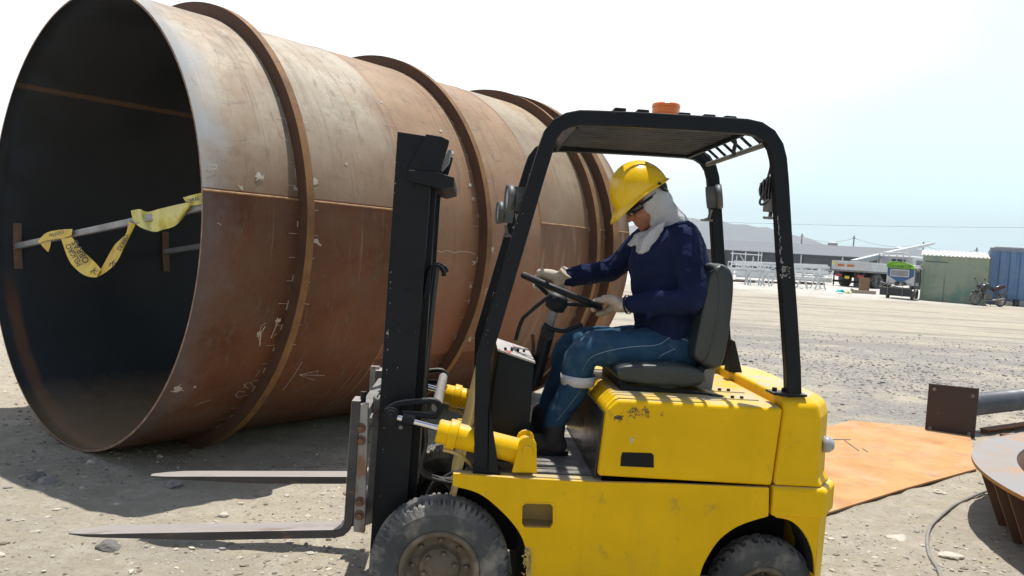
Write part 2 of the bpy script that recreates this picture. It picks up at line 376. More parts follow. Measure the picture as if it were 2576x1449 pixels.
def plate(name, a_, b_, **k):
    kw = dict(scale=1.6, rough=.62, metal=.12, bump=.0025, bscale=3.0, lo=.38, hi=.62, spec=.4, rvar=.12); kw.update(k)
    M = mat(name, a_, b_, **kw); t = M.node_tree; n = t.nodes; l = t.links; bs = n['Principled BSDF']; prev = bs.inputs['Base Color'].links[0].from_socket
    tcn = n.new('ShaderNodeTexCoord')          # flaking mill scale and fine scratches
    for st, sc_n, lo_, hi_, amt, colr in (((.6,1.6,1.6), 9, .58, .68, .45, (.09,.075,.06)), ((6,1,1), 22, .60, .72, .35, (.42,.36,.30)), ((1,1,1), 55, .55, .75, .3, (.08,.05,.035)), ((.5,1,1), 2.6, .48, .68, .4, (.17,.115,.075)), ((14,.3,.5), 1.3, .54, .66, .45, (.12,.075,.045)), ((22,.3,.7), 1.6, .6, .7, .35, (.46,.36,.26)), ((1,.35,.35), 11, .58, .62, .5, (.16,.12,.09)), ((1.2,.5,.5), 5, .55, .66, .4, (.13,.10,.08)), ((1,1,1), 130, .5, .7, .35, (.06,.04,.03))):
        mpn = n.new('ShaderNodeMapping'); mpn.inputs['Scale'].default_value = st; l.new(tcn.outputs['Object'], mpn.inputs[0])
        q = n.new('ShaderNodeTexNoise'); q.inputs['Scale'].default_value = sc_n; q.inputs['Detail'].default_value = 8; q.inputs['Roughness'].default_value = .7; q.inputs['Distortion'].default_value = .6; l.new(mpn.outputs[0], q.inputs['Vector'])
        mr = n.new('ShaderNodeMapRange'); mr.inputs['From Min'].default_value = lo_; mr.inputs['From Max'].default_value = hi_; mr.inputs['To Max'].default_value = amt*kw.get('amt', 1); l.new(q.outputs['Fac'], mr.inputs['Value'])
        mx_ = n.new('ShaderNodeMixRGB'); l.new(mr.outputs[0], mx_.inputs[0]); l.new(prev, mx_.inputs[1]); mx_.inputs[2].default_value = (*colr, 1); prev = mx_.outputs[0]
    l.new(prev, bs.inputs['Base Color']); return M
def brown_low(M, z_hi, z_lo, col):      # plate colour turns browner downwards, with a ragged noise edge
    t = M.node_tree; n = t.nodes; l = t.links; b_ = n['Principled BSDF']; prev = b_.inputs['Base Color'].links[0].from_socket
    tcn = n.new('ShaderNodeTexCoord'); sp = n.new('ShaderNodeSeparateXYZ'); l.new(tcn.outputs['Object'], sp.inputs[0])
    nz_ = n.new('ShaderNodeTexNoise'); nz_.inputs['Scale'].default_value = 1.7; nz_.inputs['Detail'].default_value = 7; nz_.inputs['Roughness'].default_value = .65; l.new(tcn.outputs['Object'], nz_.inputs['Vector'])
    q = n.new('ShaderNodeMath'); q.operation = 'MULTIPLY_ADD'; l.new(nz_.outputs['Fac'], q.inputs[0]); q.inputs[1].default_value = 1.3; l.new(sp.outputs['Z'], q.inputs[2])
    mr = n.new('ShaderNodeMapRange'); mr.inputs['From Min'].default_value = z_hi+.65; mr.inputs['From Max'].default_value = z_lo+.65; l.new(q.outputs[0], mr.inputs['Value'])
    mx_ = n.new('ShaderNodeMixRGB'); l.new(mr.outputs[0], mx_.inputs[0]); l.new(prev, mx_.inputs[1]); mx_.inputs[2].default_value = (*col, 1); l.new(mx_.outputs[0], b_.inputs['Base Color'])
def mouth_tint(M, col):                  # tint strongest along the cut mouth, fading inwards with noise
    t = M.node_tree; n = t.nodes; l = t.links; b_ = n['Principled BSDF']; prev = b_.inputs['Base Color'].links[0].from_socket
    tcn = n.new('ShaderNodeTexCoord'); sp = n.new('ShaderNodeSeparateXYZ'); l.new(tcn.outputs['Object'], sp.inputs[0])
    nz_ = n.new('ShaderNodeTexNoise'); nz_.inputs['Scale'].default_value = 3.5; nz_.inputs['Detail'].default_value = 8; nz_.inputs['Roughness'].default_value = .7; l.new(tcn.outputs['Object'], nz_.inputs['Vector'])
    q = n.new('ShaderNodeMath'); q.operation = 'MULTIPLY_ADD'; l.new(nz_.outputs['Fac'], q.inputs[0]); q.inputs[1].default_value = .7; l.new(sp.outputs['X'], q.inputs[2])
    mr = n.new('ShaderNodeMapRange'); mr.inputs['From Min'].default_value = .58; mr.inputs['From Max'].default_value = .34; mr.inputs['To Max'].default_value = .85; l.new(q.outputs[0], mr.inputs['Value'])
    mx_ = n.new('ShaderNodeMixRGB'); l.new(mr.outputs[0], mx_.inputs[0]); l.new(prev, mx_.inputs[1]); mx_.inputs[2].default_value = (*col, 1); l.new(mx_.outputs[0], b_.inputs['Base Color'])
TLEN = 4.83; SEAM = 2.996; O2, O3 = 1.64, 3.285
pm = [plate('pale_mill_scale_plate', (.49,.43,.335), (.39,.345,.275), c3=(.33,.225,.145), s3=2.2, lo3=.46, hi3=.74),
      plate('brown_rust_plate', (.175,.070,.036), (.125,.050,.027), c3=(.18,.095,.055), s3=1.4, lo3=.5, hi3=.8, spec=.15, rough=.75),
      plate('pink_rust_plate', (.38,.27,.17), (.33,.21,.125), c3=(.29,.165,.09), s3=1.3, lo3=.5, hi3=.8),
      plate('tan_mill_scale_plate', (.46,.385,.26), (.36,.32,.25), c3=(.36,.20,.10), s3=2, lo3=.52, hi3=.7),
      plate('streaked_rust_plate', (.21,.10,.052), (.17,.085,.05), stretch=(5,1,.6), c3=(.33,.22,.14), s3=2.5, lo3=.52, hi3=.7),
      plate('blue_tinted_plate', (.20,.215,.25), (.25,.25,.26), c3=(.32,.29,.24), s3=3, lo3=.5, hi3=.7, rough=.5)]
brown_low(pm[0], 2.75, 1.7, (.22,.13,.075)); mouth_tint(pm[0], (.33,.345,.36)); mouth_tint(pm[1], (.17,.13,.12)); brown_low(pm[3], 3.0, 1.7, (.22,.135,.08)); brown_low(pm[2], 2.6, 1.0, (.21,.082,.042))
# inside skin: near black scale, a rusty weld band, sand settled along the bottom
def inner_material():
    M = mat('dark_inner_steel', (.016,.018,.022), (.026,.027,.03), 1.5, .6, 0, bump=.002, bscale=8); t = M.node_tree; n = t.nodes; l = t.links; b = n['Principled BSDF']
    tcn = n.new('ShaderNodeTexCoord'); sp = n.new('ShaderNodeSeparateXYZ'); l.new(tcn.outputs['Object'], sp.inputs[0])
    def mth(op, a, z):
        q = n.new('ShaderNodeMath'); q.operation = op
        for i, x in ((0, a), (1, z)):
            if isinstance(x, (int, float)): q.inputs[i].default_value = x
            else: l.new(x, q.inputs[i])
        return q.outputs[0]
    ang = mth('ARCTAN2', mth('SUBTRACT', sp.outputs['Z'], TR), sp.outputs['Y'])
    nz_ = n.new('ShaderNodeTexNoise'); nz_.inputs['Scale'].default_value = 5; nz_.inputs['Detail'].default_value = 5; l.new(tcn.outputs['Object'], nz_.inputs['Vector'])
    nz2 = n.new('ShaderNodeTexNoise'); nz2.inputs['Scale'].default_value = 9; nz2.inputs['Detail'].default_value = 9; nz2.inputs['Roughness'].default_value = .75; l.new(tcn.outputs['Object'], nz2.inputs['Vector'])
    def rng(f, a, z):
        q = n.new('ShaderNodeMapRange'); q.inputs['From Min'].default_value = a; q.inputs['From Max'].default_value = z; l.new(f, q.inputs['Value']); return q.outputs[0]
    def band(val, c, h):
        return rng(mth('ADD', mth('ABSOLUTE', mth('SUBTRACT', val, c), 0), mth('MULTIPLY', nz_.outputs['Fac'], h*.8)), h*1.5, h*.9)
    prev = b.inputs['Base Color'].links[0].from_socket
    def over(f, c, amt=1):
        nonlocal prev
        q = n.new('ShaderNodeMixRGB'); l.new(mth('MULTIPLY', f, amt), q.inputs[0]); l.new(prev, q.inputs[1]); q.inputs[2].default_value = (*c, 1); prev = q.outputs[0]
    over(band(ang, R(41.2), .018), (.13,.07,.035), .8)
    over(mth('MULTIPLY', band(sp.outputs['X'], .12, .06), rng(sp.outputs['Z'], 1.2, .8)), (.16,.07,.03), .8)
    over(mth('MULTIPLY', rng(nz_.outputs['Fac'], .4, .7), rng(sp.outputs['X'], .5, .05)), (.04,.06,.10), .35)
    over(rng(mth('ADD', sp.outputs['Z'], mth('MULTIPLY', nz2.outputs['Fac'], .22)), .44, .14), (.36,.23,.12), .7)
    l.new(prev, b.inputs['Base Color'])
    return M
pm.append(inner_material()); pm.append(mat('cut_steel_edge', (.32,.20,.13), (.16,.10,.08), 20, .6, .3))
NA = 240; offs = sorted(set([0, .1, .25, .45] + [round(x, 3) for x in np.arange(.7, TLEN, .25)] + [O2, O3, TLEN]))
NO = len(offs); TH_ = .014; sh = MB(); vs = []
for o_ in offs:
    for k in range(NA):
        a_ = 2*math.pi*k/NA; j = .004*noise.noise((o_*1.5, math.cos(a_)*2, math.sin(a_)*2)); vs.append(cyl(a_, o_, j))
for o_ in offs:
    for k in range(NA): vs.append(cyl(2*math.pi*k/NA, o_, -TH_))
sh.v = vs; half = NO*NA
for i in range(NO-1):
    for k in range(NA):
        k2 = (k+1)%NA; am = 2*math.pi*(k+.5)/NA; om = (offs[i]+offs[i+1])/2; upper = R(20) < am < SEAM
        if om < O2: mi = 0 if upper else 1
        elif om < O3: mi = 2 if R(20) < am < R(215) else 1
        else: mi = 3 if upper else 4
        sh.f.append((i*NA+k, i*NA+k2, (i+1)*NA+k2, (i+1)*NA+k)); sh.sm.append(True); sh.mi.append(mi)
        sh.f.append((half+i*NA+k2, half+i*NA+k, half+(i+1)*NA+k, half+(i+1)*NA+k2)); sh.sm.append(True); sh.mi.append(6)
for i, fl in ((0, 1), (NO-1, 0)):
    for k in range(NA):
        k2 = (k+1)%NA; q = (i*NA+k, half+i*NA+k, half+i*NA+k2, i*NA+k2); sh.f.append(q if not fl else q[::-1]); sh.sm.append(False); sh.mi.append(7)
# the plates blend into each other by streaks: soften plate tint borders with colour overlay already in materials
ringweb = mat('ring_web_steel', (.075,.038,.022), (.11,.055,.03), 8, .75, .1, bump=.001, bscale=40)
ringfl = mat('ring_flange_rust', (.235,.115,.03), (.16,.075,.028), 5, .7, .1, bump=.001, bscale=40, c3=(.10,.05,.03), s3=7, lo3=.55)
for o_, h, fwid in ((.672, .092, .052), (2.44, .092, .050), (4.07, .092, .048), (4.35, .10, .10)):
    rg = MB(); NR = 200
    prof = [(-.01,-.006),(h,-.006),(h,fwid),(h-.012,fwid),(h-.012,.006),(-.01,.006)]
    vs = []; 
    for k in range(NR):
        a_ = 2*math.pi*k/NR
        for dr, dx in prof: vs.append(cyl(a_, o_+dx, dr+.002*noise.noise((math.cos(a_)*3, math.sin(a_)*3, o_))))
    for k in range(NR):
        k2 = (k+1)%NR
        for i in range(6):
            i2 = (i+1)%6; rg.f.append((k*6+i, k*6+i2, k2*6+i2, k2*6+i)); rg.sm.append(False); rg.mi.append(1 if i in (1,2,3) else 0)
    rg.v = vs; rg.build('stiffening_ring', [ringweb, ringfl], tank)
# weld seams
wb = MB()
def bead(pts, r_=.006): wb.tube(pts, r_, 6)
for (a0, o0, o1) in ((SEAM, 0, O2), (SEAM-.01, O3, TLEN)):
    bead([cyl(a0+.002*noise.noise((o, 1, 2)), o, .001) for o in np.arange(o0, o1, .04)], .007)
for oc in (O2, O3): bead([cyl(R(g)+0, oc+.002*noise.noise((g, 0, 0)), -.001) for g in range(80, 290, 2)], .004)
wb.build('weld_seam', mat('weld_bead_rust', (.42,.26,.13), (.25,.14,.08), 20, .7, .1, bump=.002, bscale=120), tank)
# chalk strokes, ticks, tack-weld marks and bare patches on the outer skin
cm = MB()
def ribbon(pts, wd):                  # pts are (offset, angle)
    P = pts; vs = []; 
    for i, (o, a_) in enumerate(P):
        (oa, aa), (ob, ab) = P[max(i-1,0)], P[min(i+1,len(P)-1)]; dx, dy = ob-oa, (ab-aa)*TR; q = math.hypot(dx, dy) or 1
        nx_, ny_ = -dy/q*wd, dx/q*wd/TR
        vs += [cyl(a_+ny_, o+nx_, .005), cyl(a_-ny_, o-nx_, .005)]
    cm.add(vs, [(2*i, 2*i+1, 2*i+3, 2*i+2) for i in range(len(P)-1)])
def px_stroke(wd, *pts): ribbon([cylpx(*p) for p in pts], wd)
def blob(u, v, r_, seed, n=13, sy=.8):
    rr = random.Random(seed); pts = []; o0, a0 = cylpx(u, v); s = r_
    for k in range(n):
        t = 2*math.pi*k/n; q = s*rr.uniform(.45, 1.25); pts.append(cyl(a0+q*math.sin(t)*sy/TR, o0+q*math.cos(t), .0045))
    cm.add([cyl(a0, o0, .0045)]+pts, [(0, 1+(k+1)%n, 1+k) for k in range(n)])
    for j in range(3): ribbon([(o0+rr.uniform(-s,s), a0+rr.uniform(-s,s)/TR), (o0+rr.uniform(-1.7*s,1.7*s), a0+rr.uniform(-1.3*s,1.3*s)/TR)], .003)
for k, (u, v, r_) in enumerate([(650,443,.028),(606,473,.014),(742,474,.015),(790,457,.032),(795,607,.03),(446,977,.035),(698,806,.022),(1157,287,.035),(1210,408,.022),(1220,453,.028),
        (1236,627,.028),(1192,660,.018),(1216,735,.03),(1180,852,.03),(960,258,.018),(1137,383,.018),(1107,330,.018),(1181,465,.018),(1232,760,.02),(1183,720,.02),(490,972,.01),(652,838,.018),(870,412,.01),
        (1500,600,.02),(1520,548,.02),(1523,598,.02),(1190,500,.016),(1115,365,.016),(1085,250,.014),(1098,268,.01)]): blob(u, v, r_, k)
px_stroke(.0025, (521,414),(545,415),(543,424),(522,430),(538,432))
px_stroke(.002, (711,981),(735,948),(760,908))
px_stroke(.0025, (816,943),(752,942),(790,955),(800,931),(752,942))
px_stroke(.002, (617,985),(600,983),(592,991),(597,998),(608,996)); px_stroke(.002, (612,975),(618,962),(630,960),(636,970),(622,975),(612,966))
px_stroke(.002, (642,945),(655,930),(645,932)); px_stroke(.002, (655,862),(648,845),(657,818),(668,812)); px_stroke(.004, (652,870),(655,838),(666,820))
px_stroke(.0035, (697,812),(680,850),(694,838)); px_stroke(.0025, (1092,628),(1108,634),(1125,630),(1140,636),(1158,632),(1180,634),(1196,640))
px_stroke(.002, (545,560),(556,566)); px_stroke(.002, (488,1020),(505,1012),(530,1004)); px_stroke(.0022, (1180,852),(1205,844),(1192,868))
rr = random.Random(5)
for o_ in (.672, 2.44):
    for g in np.arange(97, 262, 5.5):
        a_ = R(g); L_ = rr.uniform(.03, .07)
        ribbon([(o_+.09, a_), (o_+.09+L_, a_+rr.uniform(-.006,.006))], .0016)
        if rr.random() < .7: ribbon([(o_-.02-L_, a_), (o_-.015, a_)], .0016)
        if rr.random() < .35: ribbon([(o_+.085, a_), (o_+.085, a_+.04)], .0018)
for o_ in (.672, 2.44, 4.07):
    for g in np.arange(96, 262, 6.2):
        if rr.random() < .7: ribbon([(o_-.014, R(g)), (o_-.014, R(g+rr.uniform(1, 2.4)))], .0045)
pm.append(mat('chalk_and_bare_patches', (.52,.46,.41), (.42,.34,.28), 30, .85)); b0 = len(sh.v); sh.v += cm.v; sh.f += [[i+b0 for i in f] for f in cm.f]; sh.sm += cm.sm; sh.mi += [8]*len(cm.f)
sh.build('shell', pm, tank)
# cross braces inside the mouth
steel_tube = mat('galvanised_tube', (.30,.31,.33), (.22,.23,.25), 8, .5, .3, bump=.0006, bscale=40)
padm = mat('rusty_pad_plate', (.22,.13,.085), (.15,.09,.06), 6, .8, bump=.001)
ga = R(-8.6); gb_ = R(180-8.6)
for o_ in (.19, 1.49):
    p0 = Vector(cyl(ga, o_, -.03)); p1 = Vector(cyl(gb_+R(2), o_, -.02))
    br = MB(); br.bar(p0, p1, .05, .045); d = (p1-p0).normalized()
    br.bar(p0+Vector((-.028,0,-.024)), p1+Vector((-.028,0,-.024)), .018, .006); br.build('brace_bar', steel_tube, tank, bevel=.003)
    for a_, o in ((ga, o_), (gb_+R(2), o_)):
        pd = MB(); vs = []
        for k in range(9):
            t = a_+R(-7+14*k/8)
            for dx, dr in ((-.03,-.016),(.03,-.016),(.03,-.028),(-.03,-.028)): vs.append(cyl(t, o+dx, dr))
        fs = [(k*4+i, k*4+(i+1)%4, k*4+4+(i+1)%4, k*4+4+i) for k in range(8) for i in range(4)]+[(3,2,1,0),(32,33,34,35)]
        pd.add(vs, fs); pd.build('pad_plate', padm, tank)
# ---------------------------------------------------------------- warning tape on the front brace
tape_w = mat('pale_yellow_plastic_tape', (.72,.55,.08), (.62,.44,.04), 9, .45, bump=.002, bscale=30)
tape_y = mat('deep_yellow_plastic_tape', (.62,.40,.01), (.54,.38,.04), 12, .45, bump=.003, bscale=30)
ink = mat('black_print', (.02,.02,.02), None, rough=.6, rvar=0)
TP = .155
def tpl(u, v, off=TP):                # pixel -> point on a plane across the tank at that offset
    d = ray(u, v); t = (TAX.dot(TC-EYE)+off)/d.dot(TAX); return EYE+d*t
def text_mesh(txt, size=1.0, bold=.02):
    cu = bpy.data.curves.new('t', 'FONT'); cu.body = txt; cu.size = size; cu.offset = bold; cu.align_x = 'CENTER'; cu.align_y = 'CENTER'; cu.resolution_u = 3
    ob = bpy.data.objects.new('t', cu); me = bpy.data.meshes.new_from_object(ob)
    vs = [v.co.copy() for v in me.vertices]; fs = [list(p.vertices) for p in me.polygons]
    bpy.data.objects.remove(ob); bpy.data.meshes.remove(me); bpy.data.curves.remove(cu); return vs, fs
tape = empty('warning_tape', tpl(250, 600), 0, label='crumpled yellow warning tape printed PELIGRO OBRAS wound on the front brace of the tank', cat='tape')
bpy.context.view_layer.update()
def tb(mb, name, m_, **k):
    o = mb.build(name, m_, None, **k); o.parent = tape; o.matrix_parent_inverse = tape.matrix_basis.inverted(); return o
def strip(lft, rgt, amp, off0=TP, n=5):
    a = crv([(*p, 0) for p in lft], n); b_ = crv([(*p, 0) for p in rgt], n); k = min(len(a), len(b_)); vs = []; fs = []; W_ = 5
    ia = [a[int(i*(len(a)-1)/(k-1))] for i in range(k)]; ib = [b_[int(i*(len(b_)-1)/(k-1))] for i in range(k)]
    for i in range(k):
        for j in range(W_):
            t = j/(W_-1); p = ia[i]*(1-t)+ib[i]*t; off = off0+amp*noise.noise((i*.25, t*1.5, off0*40))+amp*.5*math.sin(t*3+i*.2)
            vs.append(tpl(p.x, p.y, off))
    for i in range(k-1):
        for j in range(W_-1): fs.append((i*W_+j, i*W_+j+1, (i+1)*W_+j+1, (i+1)*W_+j))
    return vs, fs
ta = MB(); ta.add(*strip([(152,596),(173,654),(197,682),(219,695),(243,698)], [(178,592),(203,625),(229,650),(243,664),(254,677)], .012), smooth=True)
twr = MB(); twr.add(*strip([(96,606),(116,586),(150,578),(182,576)], [(98,612),(120,604),(152,600),(180,592)], .01, TP-.006), smooth=True)
tA = ta; tb(twr, 'tape_wrap', tape_w)
tc_ = MB(); tc_.add(*strip([(254,677),(279,631),(292,612),(317,587),(322,556)], [(243,698),(270,682),(295,657),(314,619),(341,565)], .012, TP+.004), smooth=True)
tb_tail = MB(); tb_tail.add(*strip([(95,605),(107,620),(118,632)], [(128,600),(127,617),(122,634)], .015), smooth=True)
tb(tb_tail, 'tape_end', tape_y)
td = MB(); td.add(*strip([(329,530),(352,526),(371,533),(406,524),(463,511),(490,508)], [(334,552),(350,570),(386,583),(409,578),(446,564),(487,514)], .03), smooth=True)
td.add(*strip([(460,497),(485,490),(511,484)], [(472,514),(490,516),(512,512)], .02, TP-.01), smooth=True)
tb(td, 'tape_drape', mat('translucent_yellow_tape', (.52,.47,.05), (.68,.62,.22), 16, .4, bump=.004, bscale=25))
tt = tA; tt.cur = 1; tc_.cur = 1
def px_text(mb, txt, u, v, d_, h, off, wr=.9):
    vs, fs = text_mesh(txt); dx, dy = d_; q = math.hypot(dx, dy); dx /= q; dy /= q; ux, uy = dy, -dx
    mb.add([tpl(u+p.x*h*wr*dx+p.y*h*ux, v+p.x*h*wr*dy+p.y*h*uy, off) for p in vs], fs)
px_text(tt, 'PELIGRO', 186, 641, (-.52,-.85), 20, TP-.022, .8)
px_text(tt, 'OBRAS', 203, 633, (-.52,-.85), 23, TP-.022, .9)
px_text(tc_, 'OBRAS', 308, 610, (-.5,.86), 16, TP-.022, .9)
px_text(tt, 'PELIGRO', 142, 588, (.95,-.28), 11, TP-.026, .9)
px_text(tt, 'OBRAS', 485, 503, (.95,-.28), 12, TP-.034, .9)
for (u0, v0) in ((228, 683), (275, 664)):   # the little running figure print
    for seg in [((0,0),(8,-4)),((8,-4),(15,-2)),((4,-2),(0,6)),((8,-4),(9,5)),((9,5),(14,8)),((8,-5),(12,-10))]:
        a_ = tpl(u0+seg[0][0], v0+seg[0][1], TP-.022); b2 = tpl(u0+seg[1][0], v0+seg[1][1], TP-.022); tt.tube([a_, b2], .003, 4)
tb(tt, 'tape_strand', [tape_w, ink]); tb(tc_, 'tape_strand', [tape_y, ink])

# ================================================================ RIGHT FOREGROUND
op = [gp(*p) for p in [(2035,1093),(2140,1063),(2300,1078),(2440,1100),(2456,1186),(2280,1235),(2085,1297),(1990,1330)]]
pr = MB(); cx = sum((p for p in op), Vector())/8
bot = [(p.x, p.y, terr(p.x,p.y)+.012) for p in op]; top_ = [(p.x, p.y, terr(p.x,p.y)+.024) for p in op]
pr.add(bot+top_, [list(range(8))[::-1], list(range(8,16))]+[[i,(i+1)%8,(i+1)%8+8,i+8] for i in range(8)])
orange_rust = mat('bright_orange_rust', (.56,.295,.115), (.47,.24,.085), 2.5, .85, bump=.0006, bscale=60, c3=(.36,.20,.11), s3=6, lo3=.56, hi3=.75, stretch=(1,1,1))
o = pr.build('steel_sheet', orange_rust); 
if o.data.polygons[1].normal.z < 0: o.data.flip_normals()
tag(o, 'flat orange rusted steel sheet lying on the dirt behind the forklift', 'steel sheet')
for a_, b_, lab in (((2085,1105),(2140,1106),'straight thin welding rod lying level on the orange sheet'), ((2125,1108),(2160,1133),'long thin welding rod lying slanted on the orange sheet'), ((2170,1128),(2182,1136),'short broken welding rod end on the orange sheet')):
    r0 = gp(*a_, dz=.028); r1 = gp(*b_, dz=.028); q = MB(); q.tube([r0, r1], .004, 6); tag(q.build('welding_rod', greysteel), lab, 'welding rod', 'welding rods on the orange sheet')
# square base plate on a pipe column lying down
bpz = empty('flanged_pipe', gp(2400, 1095), 0, label='grey round pipe lying on the ground with a dark square end plate facing us', cat='pipe')
def wb_(mb, name, m_, par, **k):
    bpy.context.view_layer.update(); o = mb.build(name, m_, None, **k); o.parent = par; o.matrix_parent_inverse = par.matrix_basis.inverted(); return o
pA = gp(2326,1085); pB = gp(2452,1104); hgt = at(2332,962,pA.y).z-pA.z
hd = (pB-pA); hd.z = 0; wid = hd.length; hd.normalize(); ndir = Vector((-hd.y, hd.x, 0)); tilt = Vector((0,0,1))
pb = MB(); q0 = pA+Vector((0,0,-.01)); pts = [q0, q0+hd*wid, q0+hd*wid+ndir*.025, q0+ndir*.025]
htr = at(2462,975,pB.y).z-pB.z
pb.hexa([*pts, pts[0]+Vector((0,0,hgt)), pts[1]+Vector((0,0,htr)), pts[2]+Vector((0,0,htr)), pts[3]+Vector((0,0,hgt))])
wb_(pb, 'base_plate', mat('dark_primer_plate', (.045,.035,.04), (.06,.042,.04), 5, .6, .1, bump=.0006, c3=(.22,.10,.05), s3=14, lo3=.66, hi3=.74), bpz, bevel=.004)
hole_m = mat('ringed_bolt_hole', (.34,.32,.30), (.12,.10,.09), 60, .8)
for fu, fv in ((.10,.10),(.88,.1),(.12,.90),(.89,.86)):
    c0 = q0+hd*wid*fu+Vector((0,0,hgt*fv))-ndir*.003; ph = MB(); ph.lathe([(0,0),(.019,0),(.019,-.003)], c0, ndir, 14, False); wb_(ph, 'bolt_hole', hole_m, bpz)
pp = MB(); prad = .115; c0 = q0+hd*wid*.55+Vector((0,0,.30))+ndir*.02
pdir = (Vector((1,.62,0))).normalized(); pdir.z = 0.015
c0 = c0+pdir*.14; pp.lathe([(prad,0),(prad,6),(prad-.008,6),(prad-.008,0)], c0, pdir, 40, closed=True)
wb_(pp, 'pipe', mat('weathered_grey_pipe', (.12,.135,.155), (.08,.09,.105), 3, .5, .15, bump=.0008, c3=(.24,.18,.14), s3=4, lo3=.66, hi3=.72), bpz)
ang = MB(); a0 = gp(2475,1080,dz=.05); ang.bar(a0, a0+pdir*4-Vector((0,0,.0)), .09, .012); ang.bar(a0+Vector((0,.05,-.04)), a0+pdir*4+Vector((0,.05,-.04)), .012, .09)
tag(ang.build('angle_iron', rusty), 'rusty angle iron lying under the grey round pipe', 'angle iron')
ang = MB(); a0 = gp(2520,1098,dz=.03); ang.bar(a0, a0+Vector((1,.12,0))*3, .06, .05)
tag(ang.build('steel_bar', rusty), 'rusty bar on the ground in front of the angle iron at the right edge', 'steel bar')
# round flange on tapering gusset legs
fl = empty('flanged_ring', (0,0,0), 0, label='large rusty flanged ring standing on tapering gusset plates at the right edge', cat='flanged ring')
FZ = .40; FR = 2.22; fl.location = (5.141, 4.451, 0)
pf = MB(); pf.lathe([(FR,FZ-.022),(FR,FZ),(1.955,FZ),(1.955,FZ-.022)], (0,0,0), (0,0,1), 160, closed=True, smooth=False)
m_fl = mat('flange_top_scale', (.29,.275,.27), (.31,.26,.22), 3, .55, .15, bump=.0006, c3=(.45,.22,.08), s3=2.5, lo3=.56, hi3=.7)
overlay(orange_rust, [((1,1,1), 1.5, .48, .66, .4, (.48,.37,.27)), ((1,1,1), 5, .5, .7, .5, (.30,.16,.09)), ((1,5,1), 9, .6, .7, .6, (.22,.14,.10)), ((1,1,1), 50, .6, .7, .5, (.25,.13,.07))])
edge_or = mat('orange_cut_edge', (.50,.24,.05), (.35,.17,.04), 8, .8)
for i, f in enumerate(pf.f): pf.mi[i] = 1 if i % 4 == 0 else 0
pf.build('flange', [m_fl, edge_or], fl)
dgr = mat('dark_gusset_rust', (.10,.05,.035), (.14,.075,.05), 6, .8, bump=.001)
cn = MB(); cn.lathe([(1.99,.01),(1.99,FZ-.0225),(1.955,FZ-.0225),(1.955,.01)], (0,0,0), (0,0,1), 160, closed=True); cn.build('ring_wall', dgr, fl)
for k in range(46):
    a_ = 2*math.pi*(k+.5*(k%2)*.6)/46; g = MB(); d = Vector((math.cos(a_), math.sin(a_), 0)); s_ = Vector((-d.y, d.x, 0))*.009
    P4 = [d*1.991+Vector((0,0,FZ-.0235)), d*(FR-.03)+Vector((0,0,FZ-.0235)), d*2.045+Vector((0,0,.004)), d*1.991+Vector((0,0,.004))]
    g.hexa([*[p-s_ for p in P4], *[p+s_ for p in P4]]); g.build('gusset', dgr, fl)
cb = MB(); cb.tube([p+Vector((0,0,.012)) for p in crv([gp(*q) for q in [(2560,1222),(2480,1240),(2440,1256),(2400,1275),(2365,1303),(2340,1330),(2332,1365),(2337,1400),(2352,1425),(2365,1452),(2372,1500)]], 6)], .0105, 8)
tag(cb.build('cable', mat('dusty_grey_cable', (.20,.19,.18), (.28,.26,.23), 20, .7)), 'grey dusty cable snaking over the dirt from under the large flanged ring', 'cable')

# ================================================================ FORKLIFT
fk = empty('forklift', FO, YAW, label='small yellow forklift with black mast, forks pointing left and an open overhead guard', cat='forklift')
def arc(cx, cz, r_, a0, a1, n=16): return [(cx+r_*math.cos(R(a0+(a1-a0)*i/n)), cz+r_*math.sin(R(a0+(a1-a0)*i/n))) for i in range(n+1)]
BW0, BW1 = 0.0, 1.05                 # near and far faces of the body
FWH = (-.02, .285, .277); RWH = (1.345, .225, .205)
# lower frame side panels with both wheel arches
sil = TL(BW0, (1140,1192),(1300,1203),(1500,1213),(1700,1218),(1934,1228),(1933,1297))
rar = [T(p.x, p.y, BW0) for p in crv([(u, v, 0) for u, v in [(1928,1300),(1880,1314),(1840,1333),(1803,1365),(1772,1415),(1760,1449)]], 4)]
far_ = [T(p.x, p.y, BW0) for p in crv([(u, v, 0) for u, v in [(1325,1448),(1326,1415),(1317,1362),(1290,1316),(1251,1276),(1203,1240),(1139,1222)]], 4)]
outer = sil + rar + [(1.06,.14),(.37,.14),(.33,.17)] + far_
hx = [T(u, v, BW0) for u, v in [(1322,1266),(1385,1268),(1391,1275),(1391,1318),(1384,1328),(1319,1326),(1313,1318),(1314,1273)]]
def plate_with_holes(mb, ol, holes, w0, w1):
    from mathutils.geometry import tessellate_polygon
    loops = [[Vector((x, z, 0)) for x, z in l] for l in [ol]+holes]; allp = [p for l in loops for p in l]
    tri = tessellate_polygon(loops); n_ = len(allp)
    vs = [(p.x, w0, p.y) for p in allp]+[(p.x, w1, p.y) for p in allp]; fs = []
    for t in tri:
        a, b_, c = [allp[i] for i in t]; cr = (b_.x-a.x)*(c.y-a.y)-(b_.y-a.y)*(c.x-a.x)
        t = list(t) if cr > 0 else list(t)[::-1]
        fs.append(t); fs.append([i+n_ for i in t[::-1]])
    k = 0
    for l in loops:
        m_ = len(l)
        for i in range(m_): fs.append((k+(i+1)%m_, k+i, k+i+n_, k+(i+1)%m_+n_))
        k += m_
    mb.add(vs, fs)
for (w0, w1) in ((BW0, BW0+.02), (BW1-.02, BW1)):
    b_ = MB(); plate_with_holes(b_, outer, [hx], w0, w1); b_.build('side_panel', yellow, fk, bevel=.005)
sp_ = MB()
cxh = sum(p[0] for p in hx)/8; czh = sum(p[1] for p in hx)/8
